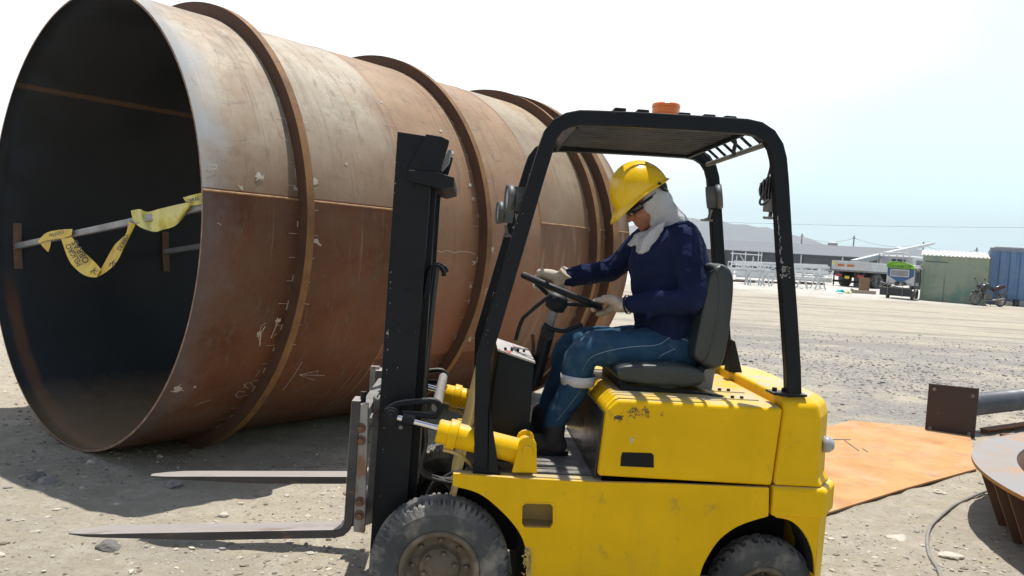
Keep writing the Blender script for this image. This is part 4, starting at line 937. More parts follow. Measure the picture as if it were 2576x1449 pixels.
fcb = MB(); fcb.box((xs0-.03,WG+.051,zr-.045),(xs0-.018,BW1-WG-.051,zr+.022)); fcb.build('front_cross_bar', chipped, og)
rcb = MB(); rcb.box((xs1+.0,WG+.051,zr-.028),(xs1+.012,BW1-WG-.051,zr+.02)); rcb.build('rear_cross_bar', black, og)
lb = T(1930,362,WG+.05); q = MB(); q.tube([(lb[0],WG+.051,lb[1]),(lb[0],BW1-WG-.051,lb[1])], .012, 10); q.build('rear_lower_bar', greysteel, og)
slat_m = mat('dusty_guard_slat', (.04,.04,.04), (.10,.095,.085), 8, .6, bump=.0005)
for k in range(15):
    w_ = WG+.075+k*(BW1-2*WG-.15)/14
    q = MB(); q.box((xs0-.017,w_-.005,zr-.012),(xs1-.001,w_+.005,zr+.012)); q.build('roof_slat', slat_m, og)
for k in range(7):
    w_ = WG+.12+k*(BW1-2*WG-.24)/6
    q = MB(); pth = [(xs1+.013,w_,zr+.01),(xs1+.05,w_,zr),(xs1+.09,w_,zr-.03),(lb[0],w_,lb[1]+.01)]
    q.tube(crv(pth,4), .007, 8); q.build('rear_hoop', black, og)
for u in (1560,1618,1722,1785,1838):
    px_, pz_ = T(u, 283+ (u-1560)*.06, WG+.02); q = MB(); q.box((px_-.024,WG+.015,zr+gh+.001),(px_+.024,BW1-WG-.015,zr+gh+.014)); q.build('roof_cross_bar', black, og, bevel=.004)
chip = mat('bare_chipped_metal', (.34,.33,.32), (.2,.19,.18), 60, .6)
cp = [(1957+(v-545)*.075+rr.gauss(0,1.5), v, rr.uniform(.001,.0035), 2) for v in range(545,700,4) if rr.random() < .7]+[(1971+rr.gauss(0,4), 682+rr.gauss(0,9), rr.uniform(.002,.006), 1.2) for _ in range(22)]+[(1985+rr.gauss(0,3), 680+rr.gauss(0,8), rr.uniform(.001,.004), 1.5) for _ in range(10)]
cp += [(1262+(690-v)*.27+rr.gauss(0,9), v, rr.uniform(.0008,.0022), 1.3) for v in [rr.uniform(400,900) for _ in range(26)]]+[(rr.uniform(1400,1900), 0, 0, 1) for _ in range(0)]
surf_blobs('paint_chips', chip, cp, WG, par=og)
cp = [(973+(900-v)*.045*rr.choice((1,1,1))+rr.uniform(0,1)*2, v, rr.uniform(.001,.003), 1.6) for v in sorted(rr.uniform(360,1400) for _ in range(22))]+[(rr.uniform(985,1060), rr.uniform(380,1300), rr.uniform(.0006,.0014), 1) for _ in range(16)]+[(975,838,.006,1.5),(1000,925,.003,1)]
surf_blobs('paint_chips', chip, cp, WM0, par=mo)
# beacon
bx_, bz_ = T(1675,280,.5)
bcn = empty('beacon', (bx_,.5,zr+.019)); bcn.parent = og
bm_ = mat('orange_beacon_plastic', (.85,.20,.02), (.75,.16,.015), 6, .3, coat=.3)
q = MB(); q.lathe([(0,.135),(.060,.135),(.064,.131),(.065,.118),(.062,.116),(.0625,.09),(.060,.088),(.0615,.055),(.0595,.053),(.061,.0),(0,0)], (0,0,0), (0,0,1), 40, smooth=False); q.build('lens', bm_, bcn)
# ---- work lamps
lamp_body = mat('grey_lamp_housing', (.07,.078,.082), (.12,.125,.13), 10, .5, .3)
def lamp(s, w_, z, r_, d, nm='work_lamp'):
    e = empty(nm, (s,w_,z)); e.parent = og; e.rotation_euler = (0,0,math.atan2(d[1], d[0])); tl_ = d[2]
    ax_ = Vector((math.cos(tl_),0,math.sin(tl_)))
    q = MB(); q.lathe([(0,.02),(r_*.82,.02),(r_*.86,.028),(r_,.028),(r_,.004),(r_*.92,-.002),(r_*.7,-.006),(0,-.008)], (0,0,0), ax_, 32); q.build('housing', lamp_body, e)
    q = MB(); q.lathe([(0,.0215),(r_*.80,.0215)], (0,0,0), ax_, 32); o = q.build('lens', glass, e)
    q = MB(); up_ = Vector((-math.sin(tl_),0,math.cos(tl_)))
    for k in range(9):
        y = r_*(-.8+1.6*k/8); h_ = math.sqrt(max(r_*r_*.8-y*y, 1e-5))
        c = Vector((0,y,0))-ax_*.028; q.bar(c-up_*h_, c+up_*h_, .004, .044, ax_)
    q.build('cooling_fin', lamp_body, e)
    q = MB(); q.tube([(-.02,0,-r_-.004),(-.03,0,-r_-.05),(-.05,0,-r_-.06)], .008, 8); q.box((-.07,-.025,-r_-.064),(-.01,.025,-r_-.056)); q.build('mount', greysteel, e)
p_ = T(1290,500,.14); lamp(p_[0], .14, p_[1], .057, (-1,-.12,.0))
p_ = T(1264,535,.93); lamp(p_[0], .93, p_[1], .057, (-1,-.12,.0))
p_ = T(1802,495,.90); lamp(p_[0], .90, p_[1], .062, (1,-.25,.15))
p_ = T(1945,478,.16); lamp(p_[0], .16, p_[1], .060, (.5,1,0.0))
for pts, w_ in (([(1935,372),(1940,410),(1931,450),(1925,480),(1912,505),(1916,515),(1932,505)], .10), ([(1845,345),(1850,360),(1846,380),(1848,392)], .3)):
    q = MB(); q.tube([(p.x,w_,p.y) for p in crv([(*T(*p,w_),0) for p in pts],5)], .005 if w_ < .2 else .009, 7); q.build('lamp_wire', hose, og)
q = MB(); b0 = T(1942,515,.12); q.box((b0[0]-.03,.10,b0[1]-.03),(b0[0]+.03,.14,b0[1]+.02)); q.build('lamp_bracket', greysteel, og)
# ---- steering
WS = .50
q = MB(); c0 = Vector((T(1412,733,WS)[0],WS,T(1412,733,WS)[1])); e0 = Vector((T(1312,690,WS)[0],WS,T(1312,690,WS)[1])); e1 = Vector((T(1514,774,WS)[0],WS,T(1514,774,WS)[1]))
c0 = (e0+e1)/2; rad = (e1-e0).length/2-.012; dirw = (e1-e0).normalized(); nw = Vector((-dirw.z,0,dirw.x));
if nw.z < 0: nw = -nw
sw = empty('steering_wheel', c0); sw.parent = fk
U = dirw; V_ = Vector((0,1,0))
pts = [U*math.cos(R(t))*rad+V_*math.sin(R(t))*rad for t in range(0,361,8)]
q.tube(pts, .0155, 12, cap=False); q.build('rim', black, sw)
for t in (90, 210, 330):
    q = MB(); q.tube([nw*-.05+U*math.cos(R(t))*.03+V_*math.sin(R(t))*.03, U*math.cos(R(t))*rad+V_*math.sin(R(t))*rad], .010, 8); q.build('spoke', black, sw)
q = MB(); q.lathe([(0,-.012),(.03,-.016),(.048,-.03),(.052,-.06),(.045,-.09),(.025,-.10),(0,-.10)], (0,0,0), nw, 28); q.build('hub', black, sw)
cb0 = c0-nw*.10; cend = Vector((T(1352,925,WS)[0],WS,T(1352,930,WS)[1]))
q = MB(); q.tube([cb0, cb0+(cend-cb0)*.3], .022, 16); q.cur = 1; q.tube([cb0+(cend-cb0)*.28, cend+(cend-cb0)*.25], .033, 16); q.build('steering_column', [greysteel, black], fk)
q = MB(); k0 = cb0+(cend-cb0)*.38; q.tube([k0-Vector((0,.05,0)), k0+Vector((0,.05,0))], .028, 14)
lv = [Vector((T(u,v,WS-.07)[0],WS-.07,T(u,v,WS-.07)[1])) for u,v in ((1368,815),(1385,826),(1415,832),(1440,825),(1465,816))]
q.tube(crv([tuple(p) for p in lv],5), .011, 10); q.build('column_lever', black, fk)
q = MB(); lv = [(T(u,v,.42)[0],.42,T(u,v,.42)[1]) for u,v in ((1297,856),(1304,830),(1312,808),(1322,794),(1350,770),(1386,742))]; q.tube(crv(lv,4), .009, 10); q.build('hydraulic_lever', black, fk)
q = MB(); lv = [(T(u,v,.75)[0],.75,T(u,v,.75)[1]) for u,v in ((1342,916),(1342,870),(1340,840))]; q.tube(lv, .010, 10); q.build('hand_lever', rusty, fk)
# ---- seat
vin = mat('grey_vinyl', (.018,.025,.027), (.035,.044,.045), 4, .40, bump=.0012, bscale=16, c3=(.16,.17,.17), s3=5, lo3=.66, hi3=.7, dust=(.10,.105,.10), dlo=.6)
seat = empty('seat', (0,0,0)); seat.parent = fk
SW0, SW1 = .20, .70
def pad(name, pxo, w0, w1, rnd=.03, puff=.012):
    ol = TL(w0, *pxo); q = MB(); n_ = len(ol); cx_ = sum(p[0] for p in ol)/n_; cz_ = sum(p[1] for p in ol)/n_; secs = []
    for w_, k in ((w0,.86),(w0+rnd*.35,.95),(w0+rnd,1.0),((w0+w1)/2,1.0),(w1-rnd,1.0),(w1-rnd*.35,.95),(w1,.86)):
        secs.append([(cx_+(x-cx_)*(1-(1-k)*.7), w_, cz_+(z-cz_)*k) for x, z in ol])
    loft(q, secs, True); o = q.build(name, vin, seat); recalc(o); md = o.modifiers.new('s','SUBSURF'); md.levels = 2; md.render_levels = 2
    return o
pad('backrest', [(1790,672),(1815,660),(1843,668),(1851,700),(1846,760),(1838,840),(1822,925),(1805,938),(1776,925),(1747,908),(1745,890),(1760,820),(1775,740)], SW0, SW1)
pad('cushion', [(1546,932),(1562,918),(1640,916),(1750,920),(1785,940),(1778,965),(1755,978),(1660,973),(1575,963),(1550,955)], SW0-.01, SW1+.01)
for nm_, pts_ in (('piping', [(1788,684),(1800,678),(1808,700),(1808,760),(1797,830),(1783,890),(1770,915)]),('piping', [(1560,948),(1640,944),(1720,950),(1775,958)])):
    q = MB(); wq_ = SW0-.004; q.tube([(p.x, wq_+(.006 if nm_ else 0), p.y) for p in crv([(*T(u, v, SW0), 0) for u, v in pts_], 4)], .0035, 6); q.build('piping', vin, seat)
q = MB()
for w_ in (SW0+.0, SW1-.03):
    q = MB(); q.prism(TL(SW0+.0, (1562,972),(1745,985),(1796,992),(1796,1003),(1560,990)), w_, w_+.03); q.build('seat_rail', black, seat)
q = MB(); q.prism(TL(SW0+.03, (1556,930),(1566,930),(1570,980),(1556,975)), SW0+.03, SW1-.03); q.build('seat_front_bracket', black, seat)
q = MB(); q.prism(TL(SW0+.05, (1745,970),(1775,930),(1800,925),(1790,985)), SW0+.05, SW1-.05); q.build('seat_hinge', greysteel, seat)
q = MB(); q.prism(TL(SW1+.05, (1828,850),(1838,855),(1856,935),(1822,930)), SW1-.02, SW1+.05); q.build('seat_back_support', black, seat)
# clutter between the front wheels
q = MB()
for k in range(4):
    q.tube(crv([(-.12+.02*k,.35+.06*k,.42),(-.05,.30+.05*k,.58-.02*k),(.05,.28+.05*k,.50+.03*k),(.12,.32,.62)],6), .009, 7)
q.build('hose_bundle', hose, fk)

# ================================================================ PERSON
PO = Vector((.80, .50, .687))         # seated figure, origin on the floor plate under the seat
pr_root = empty('person', FO+FS*PO.x+FW*PO.y+Vector((0,0,PO.z)), YAW, label='seated driver in yellow hard hat, navy sweater and blue jeans steering the forklift', cat='person')
def J(u, v, w_): s, z = T(u, v, w_); return Vector((s, w_, z))-PO
def organic(name, fill, m_, voxel=.008, smooth=4, disp=0, dsc=.1, parent=None):
    q = MB(); fill(q); o = q.build(name, m_, parent or pr_root)
    md = o.modifiers.new('r', 'REMESH'); md.mode = 'VOXEL'; md.voxel_size = voxel; md.use_smooth_shade = True
    if smooth: md = o.modifiers.new('s', 'SMOOTH'); md.factor = .5; md.iterations = smooth
    if disp:
        tx = bpy.data.textures.new(name+'_folds', 'CLOUDS'); tx.noise_scale = dsc; tx.noise_depth = 2
        md = o.modifiers.new('d', 'DISPLACE'); md.texture = tx; md.strength = disp; md.mid_level = .5; md.texture_coords = 'LOCAL'
    return o
def tubes(q, pts, n=14):              # pts: (Vector, radius), rounded ends
    c = []; P = [Vector((*p, 0)) for p, _ in []]
    pp = [p for p, _ in pts]; rr_ = [r_ for _, r_ in pts]
    path = crv(pp, 5); rad = [v.x for v in crv([(r_, 0, 0) for r_ in rr_], 5)]
    q.tube(path, rad, n); q.sphere(path[0], rad[0], 14, 8); q.sphere(path[-1], rad[-1], 14, 8)
def ell(q, front, back, hw, wc, n=22, tiltpts=None):
    f = J(*front, wc); b_ = J(*back, wc); c = (f+b_)/2; a_ = (b_-f)/2; return [c+a_*math.cos(2*math.pi*k/n)+Vector((0,hw*math.sin(2*math.pi*k/n),0)) for k in range(n)]
skin = mat('tanned_skin', (.36,.17,.10), (.30,.13,.075), 14, .5, bump=.0008, bscale=120, spec=.4)
navy = mat('navy_knit_fabric', (.012,.020,.064), (.008,.013,.044), 5, .95, bump=.007, bscale=9, spec=.15, stretch=(1,1,1.6))
denim = mat('blue_denim', (.030,.085,.155), (.016,.048,.098), 5, .9, bump=.006, bscale=11, c3=(.10,.17,.25), s3=5, lo3=.52, hi3=.70, spec=.2)
glove_m = mat('cream_leather_glove', (.50,.44,.35), (.38,.31,.23), 22, .8, bump=.002, bscale=45)
cloth_m = mat('pale_grey_jersey', (.50,.51,.54), (.42,.43,.46), 6, .9, bump=.003, bscale=18, spec=.2)
hatm = mat('yellow_hard_hat_plastic', (.86,.56,.002), (.82,.52,.002), 3, .25, rvar=.04, coat=.25)
boot_m = mat('dark_work_boot', (.022,.02,.02), (.05,.045,.04), 14, .75, bump=.003, bscale=30)
# head frame
ha = R(35); Hf = Vector((-math.cos(ha), 0, -math.sin(ha))); Hu = Vector((-math.sin(ha), 0, math.cos(ha))); Hl = Vector((0,1,0))
Hrim = J(1612, 484, .50); Hc = Hrim-Hu*.052+Hf*.0
def H(x, y, z): return Hc+Hf*x+Hl*y+Hu*z
Hrot = Matrix((Hf, Hl, Hu)).transposed()
neckb = J(1700, 585, .50)
SHn = J(1722, 612, .31); ELn = J(1748, 752, .25); WRn = J(1592, 765, .36)
SHf = J(1632, 600, .69); ELf = J(1535, 680, .75); WRf = J(1428, 697, .66)
HPn = J(1700, 880, .41); KNn = J(1468, 884, .37); ANn = J(1392, 1072, .39)
HPf = J(1672, 868, .60); KNf = J(1440, 868, .63); ANf = J(1362, 1052, .62)
def fill_body(q):
    q.sphere(H(-.008,0,.03), (.094,.076,.100), 24, 16, Hrot)
    q.sphere(H(.030,0,-.035), (.066,.060,.070), 20, 14, Hrot)
    q.sphere(H(.055,0,-.080), (.038,.036,.030), 16, 10, Hrot)
    q.sphere(H(.078,0,.022), (.018,.045,.014), 14, 8, Hrot)
    q.sphere(H(.080,0,-.094), (.016,.019,.016), 12, 8, Hrot)
    tubes(q, [(H(.088,0,.012), .008), (H(.104,0,-.012), .010), (H(.112,0,-.028), .013)], 10)
    for y in (-.012,.012): q.sphere(H(.102,y,-.031), .009, 10, 8)
    q.sphere(H(.090,0,-.056), (.011,.024,.006), 12, 8, Hrot); q.sphere(H(.088,0,-.067), (.011,.021,.007), 12, 8, Hrot)
    for y in (-.034,.034): q.sphere(H(.062,y,-.030), (.026,.020,.024), 12, 8, Hrot)
    for y in (-.074,.074): q.sphere(H(-.012,y,-.005), (.014,.006,.026), 12, 8, Hrot)
    tubes(q, [(H(-.02,0,-.05), .055), (neckb, .060)])
    tubes(q, [(neckb, .07), (J(1700,720,.5), .11), (J(1690,830,.5), .12)])
    tubes(q, [(SHn, .05), (ELn, .036), (WRn, .026)]); tubes(q, [(SHf, .05), (ELf, .036), (WRf, .026)])
    tubes(q, [(neckb, .05), (SHn, .05)]); tubes(q, [(neckb, .05), (SHf, .05)])
    tubes(q, [(HPn, .08), (KNn+Vector((.015,0,-.01)), .040), (KNn*.5+ANn*.5+Vector((.024,0,0)), .036), (ANn, .028)]); tubes(q, [(HPf, .08), (KNf+Vector((.015,0,-.01)), .040), (KNf*.5+ANf*.5+Vector((.02,0,0)), .036), (ANf, .028)])
    tubes(q, [(HPn, .08), (HPf, .08)])
body = organic('body', fill_body, skin, .0065, 3)
def fill_sweater(q):
    secs = [ell(q, (1604,868), (1742,892), .170, .5), ell(q, (1600,830), (1760,845), .178, .5), ell(q, (1595,780), (1775,790), .182, .5), ell(q, (1588,720), (1782,730), .190, .5), ell(q, (1584,665), (1780,665), .200, .5),
            ell(q, (1590,622), (1770,610), .196, .5), ell(q, (1615,592), (1748,568), .165, .5), ell(q, (1650,580), (1715,548), .085, .5)]
    loft(q, secs, True)
    tubes(q, [(SHn+Vector((-.0,.025,0)), .076), (SHn*.5+ELn*.5, .066), (ELn, .061), (ELn*.45+WRn*.55, .058), (WRn, .041)])
    tubes(q, [(SHf+Vector((0,-.02,0)), .075), (SHf*.5+ELf*.5, .064), (ELf, .056), (ELf*.45+WRf*.55, .052), (WRf, .040)])
    for k in range(6):                # long diagonal folds across the back and belly
        y0 = -.19+.06*k; a0_ = J(1600+rr.uniform(0,12), 800-24*k, .5); q.tube(crv([a0_+Vector((.02,y0*.6,0)), a0_+Vector((.0,y0*.95-.01,.035)), J(1680+rr.uniform(-10,20), 770-26*k, .5)+Vector((0,-.185 if k%2 else .18,.0))], 5), .012, 8)
    for k in range(7):                # bunched folds on the sleeves
        t = .1+.13*k; p = ELf*(1-t)+WRf*t; d = (WRf-ELf).normalized(); r_ = .056-.014*t; q.tube([p-d*.006, p, p+d*.006], [r_, r_+.005, r_], 14)
    for k in range(5):
        t = .15+.16*k; p = ELn*(1-t)+WRn*t; d = (WRn-ELn).normalized(); r_ = .062-.02*t; q.tube([p-d*.007, p, p+d*.007], [r_, r_+.003, r_], 14)
organic('sweater', fill_sweater, navy, .007, 3, .020, .06)
def fill_jeans(q):
    tubes(q, [(HPn+Vector((.02,0,0)), .105), (HPn*.5+KNn*.5+Vector((0,0,.004)), .093), (KNn+Vector((.01,0,.0)), .074), (KNn*.5+ANn*.5+Vector((.022,0,.0)), .068), (ANn+Vector((0,0,.02)), .050), (ANn+Vector((0,0,-.02)), .048)])
    tubes(q, [(HPf+Vector((.02,0,0)), .105), (HPf*.5+KNf*.5, .090), (KNf, .072), (KNf*.5+ANf*.5+Vector((.018,0,0)), .064), (ANf, .048)])
    q.sphere(J(1690,878,.5), (.115,.17,.095), 20, 12)
    for k in range(4):
        d = (ANn-KNn).normalized(); p = ANn-d*(.015+.022*k); q.tube([p-d*.007, p, p+d*.007], [.049, .054-.001*k, .049], 14)
jeans = organic('jeans', fill_jeans, denim, .007, 3, .016, .07)
# sewn seam lines on the jeans
stitch = mat('pale_stitching', (.30,.38,.46), None, rough=.9, rvar=0)
def on_near(u, v, base): return J(u, v, base)
for pts_ in ([(1743,862),(1697,850),(1658,868),(1603,872),(1548,879),(1503,892),(1481,906),(1466,933)],[(1462,985),(1440,1015),(1418,1045),(1402,1066)],[(1700,878),(1668,893),(1657,905),(1660,918)],[(1740,872),(1755,890),(1762,905)]):
    q = MB(); P_ = crv([tuple(J(u, v, .29)) for u, v in pts_], 6)
    q.add([p_+Vector((0,0,k_)) for p_ in P_ for k_ in (.0012,-.0012)], [(2*i, 2*i+1, 2*i+3, 2*i+2) for i in range(len(P_)-1)]); o = q.build('seam_stitching', stitch, jeans)
    md = o.modifiers.new('w', 'SHRINKWRAP'); md.target = jeans; md.wrap_method = 'PROJECT'; md.use_project_y = True; md.use_positive_direction = True; md.use_negative_direction = False; md.offset = .003
# reflective band round the near shin
bdm = mat('reflective_white_band', (.62,.62,.66), (.55,.55,.58), 30, .5)
def band(p0, p1, t0, t1, r0, name, m_):
    a_ = p0+(p1-p0)*t0; b_ = p0+(p1-p0)*t1; q = MB(); n_ = 30
    d = (b_-a_).normalized(); d = (d+Vector((.22,0,.0))).normalized(); q.lathe([(r0-.004,0),(r0,.001),(r0-.004,(b_-a_).length-.001),(r0-.009,(b_-a_).length)], a_, d, n_); return q.build(name, m_, pr_root)
shc = KNn*.5+ANn*.5+Vector((.022,0,.0)); kc_ = KNn+Vector((.01,0,0)); 
band(kc_, shc, .60, .60+.047/(shc-kc_).length, .0800, 'reflective_band', bdm)
# boots
def boot(an, dy):
    def f(q):
        z0 = -.003
        tubes(q, [(an+Vector((.005,0,.03)), .052), (Vector((an.x+.0,an.y,.07)), .052)])
        q.sphere(Vector((an.x+.01,an.y,.045)), (.060,.045,.048), 16, 10); q.sphere(Vector((an.x-.06,an.y+dy*.5,.045)), (.085,.044,.048), 16, 10); q.sphere(Vector((an.x-.14,an.y+dy,.038)), (.070,.047,.038), 16, 10)
    o = organic('boot', f, boot_m, .007, 3)
    q = MB(); n_ = 24; P = []
    for k in range(n_):
        t = 2*math.pi*k/n_; P.append((an.x-.065+.142*math.cos(t), an.y+dy*.5+(.046+.006*math.cos(t*2))*math.sin(t)))
    q.add([(x,y,-.001) for x,y in P]+[(x,y,.018) for x,y in P], [list(range(n_))[::-1], [n_+k for k in range(n_)]]+[(k,(k+1)%n_,n_+(k+1)%n_,n_+k) for k in range(n_)]); q.build('sole', black, o)
boot(ANn, .01); boot(ANf, -.01)
# gloves gripping the wheel rim
def hand(cq, tn, o_, wr, thumb):
    tn = tn.normalized(); o_ = (o_-tn*o_.dot(tn)).normalized(); nn = tn.cross(o_).normalized()
    if nn.z < 0: nn = -nn
    kn = cq+o_*.026+nn*.034
    def f(q):
        # palm: from the wrist to the knuckles, broad and flat
        for i in range(4):
            k = (i-1.5)*.0245; tubes(q, [(wr+tn*k*.5, .026), (wr*.5+(kn+tn*k)*.5+nn*.008, .026), (kn+tn*k, .0185)], 10)
            L_ = (1.0, 1.08, 1.02, .84)[i] if thumb > 0 else (.84, 1.02, 1.08, 1.0)[i]
            arcp = [(kn+tn*k, .0165)]
            for a_ in (62, 95, 130, 165, 200, 232):
                if a_ > 205*L_: continue
                rr_ = .031; arcp.append((cq+tn*(k*.96)+(o_*math.cos(R(a_))+nn*math.sin(R(a_)))*rr_, .0140-.00001*a_))
            tubes(q, arcp, 9)
        tubes(q, [(wr+tn*.022*thumb+o_*-.01, .023), (wr*.45+cq*.55+tn*.042*thumb-nn*.012, .019), (cq+tn*.046*thumb+o_*.020-nn*.024, .016), (cq+tn*.040*thumb-o_*.012-nn*.030, .0145)], 10)
        q.tube([wr-o_*.03, wr+o_*.0, wr+o_*.05], [.030,.034,.038], 14)
    return organic('glove', f, glove_m, .0042, 2)
swc = Vector(c0)-PO
an = R(-14); cqn = swc+U*math.cos(an)*rad+V_*math.sin(an)*rad; tnn = -U*math.sin(an)+V_*math.cos(an)
wn = cqn+(WRn-cqn).normalized()*.105+Vector((0,0,.0)); hand(cqn, tnn, WRn-cqn, wn, 1)
af = R(112); cqf = swc+U*math.cos(af)*rad+V_*math.sin(af)*rad; tnf = -U*math.sin(af)+V_*math.cos(af)
wf = cqf+(WRf-cqf).normalized()*.085; hand(cqf, tnf, WRf-cqf, wf, -1)
q = MB(); q.tube([wn*.3+WRn*.7-(cqn-WRn).normalized()*-.002, wn*.5+WRn*.5], .043, 18, cap=False); q.build('cuff_trim', navy, pr_root)
# neck cloth
def fill_cloth(q):
    q.sphere(H(-.027,0,-.010), (.087,.088,.115), 24, 16, Hrot)
    tubes(q, [(H(-.025,0,-.06), .080), (neckb+Vector((-.03,0,.035)), .082), (neckb+Vector((-.01,0,-.0)), .090)], 18)
    def flap(pxs, w0, w1, dw):
        a_ = []; b_ = []
        n_ = len(pxs)
        P = [J(u, v, w0+dw*i/n_) for i, (u, v) in enumerate(pxs)]
        q.add([p for p in P]+[p+Vector((0,w1-w0,0)) for p in P], [list(range(n_)), list(range(2*n_-1,n_-1,-1))]+[((i+1)%n_,i,i+n_,(i+1)%n_+n_) for i in range(n_)])
    flap([(1620,598),(1607,634),(1617,640),(1632,630),(1650,612),(1668,582),(1676,555),(1645,572)], .36, .405, 0)
    flap([(1612,604),(1606,636),(1618,641),(1634,632),(1650,617),(1668,585),(1650,565)], .385, .46, 0)
    flap([(1624,578),(1602,588),(1583,617),(1588,620),(1610,610),(1625,612),(1650,590)], .44, .50, 0)
organic('neck_cloth', fill_cloth, cloth_m, .0058, 6, .014, .045)
# hard hat
def hat():
    q = MB(); n_ = 64; mr = 14; vs = []; fs = []
    for j in range(mr+1):
        ph = math.pi/2*j/mr
        for i in range(n_):
            t = 2*math.pi*i/n_; x = .138*math.sin(ph)*math.cos(t)+.004; y = .112*math.sin(ph)*math.sin(t); z = .148*math.cos(ph)**.9-.004
            z += .007*math.exp(-(y/.014)**2)*(1 if abs(x) < .10 else .3)*math.cos(ph)**.3 if j < mr else 0    # raised crown ridge
            if j < mr and abs(abs(y)-.045) < .007 and z > .03: z -= .003
            vs.append(H(x, y, z+.052))
    for j in range(mr):
        for i in range(n_): i2 = (i+1)%n_; fs.append((j*n_+i, (j+1)*n_+i, (j+1)*n_+i2, j*n_+i2))
    q.add(vs, fs, True)
    # brim: narrow lip all round, long peak in front
    b0 = []; b1 = []; b2 = []
    for i in range(n_):
        t = 2*math.pi*i/n_; k = max(0, math.cos(t))**1.5; ex = .011+.046*k
        x0, y0 = .138*math.cos(t)+.004, .112*math.sin(t); nx_, ny_ = math.cos(t), math.sin(t)
        b0.append(H(x0, y0, .048)); b1.append(H(x0+ex*nx_, y0+ex*ny_*.8, .042-.040*k)); b2.append(H(x0+ex*nx_*.96, y0+ex*ny_*.76, .033-.044*k))
    base = b0+b1+b2; fs = []
    for i in range(n_):
        i2 = (i+1)%n_; fs += [(i, n_+i, n_+i2, i2), (n_+i, 2*n_+i, 2*n_+i2, n_+i2), (2*n_+i, i, i2, 2*n_+i2)]
    q.add(base, fs, True); o = q.build('hard_hat', hatm, pr_root); md = o.modifiers.new('s','SUBSURF'); md.levels = 1; md.render_levels = 1; return o
hh = hat()
bm_h = bmesh.new(); bm_h.from_mesh(hh.data); bmesh.ops.remove_doubles(bm_h, verts=bm_h.verts, dist=.0006); bm_h.to_mesh(hh.data); bm_h.free(); recalc(hh)
q = MB(); q.tube([H(-.07,-.098,.052), H(-.075,-.09,.02), H(-.095,-.05,-.0), H(-.10,0,-.01), H(-.095,.05,0), H(-.07,.098,.05)], .008, 8); o = q.build('hat_strap', black, hh)
q = MB(); q.sphere(H(-.075,0,.03), (.045,.07,.05), 18, 10, Hrot); q.build('hair', mat('black_hair', (.012,.01,.01), None, rough=.7, rvar=0), pr_root)
# wrap-around sunglasses
lens_m = mat('dark_sunglass_lens', (.008,.008,.010), None, rough=.08, rvar=0, coat=.5)
q = MB(); n_ = 16; vs = []
for k in range(n_+1):
    t = R(-78+156*k/n_); hgt_ = .021*(1-.15*abs(math.sin(t))) * (0.55 if abs(k-n_/2) < 1 else 1)
    for dz, rr_ in ((.5, 1.0), (-.5, .97)): vs.append(H(.022+.084*rr_*math.cos(t), .080*rr_*math.sin(t), .005+dz*hgt_*1.8))
q.add(vs, [(2*i, 2*i+1, 2*i+3, 2*i+2) for i in range(n_)], True); o = q.build('sunglasses', lens_m, pr_root); md = o.modifiers.new('t','SOLIDIFY'); md.thickness = .003
q = MB(); 
for y in (-.080,.080): q.bar(H(.04,y,.010), H(-.04,y*1.06,.016), .004, .012, Hu); q.build('temple_arm', black, o); q = MB()

# ================================================================ BACKGROUND YARD
def XY(p): return Vector((p.x, p.y, 0))
def s1(x, y): return (2043.9+x*.12207, 597.3+y*.12207)      # (zoomed picture of the truck -> picture)
def s2(x, y): return (2295.6+x*.13020, 597.5+y*.13020)
def s3(x, y): return (1760.9+x*.13021, 566.0+y*.13021)
def hz_at(u, v, p): return at(u, v, p.y).z
# ---- green shed
gA = gp(2312.5, 754.5); gB = gp(2440, 765.2); gd = XY(gB-gA).normalized(); wallL = XY(gp(2479, 768.3)-gA).length
zT = at(2322, 642, gA.y).z-gA.z
shed = empty('green_shed', gA, math.atan2(gd.y, gd.x), label='faded green sheet metal shed with a pale corrugated roof behind the motorcycle', cat='shed')
green = mat('faded_green_sheet', (.26,.34,.27), (.34,.37,.28), 1.2, .75, bump=.002, bscale=12, c3=(.17,.30,.25), s3=1.1, lo3=.5, hi3=.65)
q = MB(); NS = 90; vs = []
for i in range(NS+1):
    x = wallL*i/NS; y = -.012*math.sin(x*2*math.pi/.42)
    vs += [(x, y, -.15), (x, y, zT)]
q.add(vs, [(2*i, 2*i+2, 2*i+3, 2*i+1) for i in range(NS)]); q.box((0,.03,-.15),(wallL,2.6,zT-.05)); q.build('wall', green, shed)
q = MB(); vs = []; NS = 150
for i in range(NS+1):
    x = -.08+(wallL+.1)*i/NS; y = .025*math.sin(x*2*math.pi/.17)
    vs += [(x, -.10, zT+.03+y), (x, 2.9, zT+.34+y), (x, -.10, zT+.01+y), (x, 2.9, zT+.32+y)]
q.add(vs, [(4*i, 4*i+4, 4*i+5, 4*i+1) for i in range(NS)]+[(4*i+2, 4*i+3, 4*i+7, 4*i+6) for i in range(NS)]+[(4*i, 4*i+2, 4*i+6, 4*i+4) for i in range(NS)])
q.build('roof', mat('pale_corrugated_roof', (.62,.62,.58), (.45,.44,.40), 1.5, .7), shed)
q = MB(); dw = .95; q.box((.12,-.03,.02),(dw,-.012,zT*.86)); d_ = q.build('door', green, shed, bevel=.004)
q = MB(); q.box((.12,-.035,zT*.86),(dw+.1,-.012,zT*.86+.03)); q.box((dw,-.035,0),(dw+.02,-.012,zT*.5)); q.build('door_frame', mat('dark_green_trim', (.07,.10,.08), None, rough=.8, rvar=0), shed)
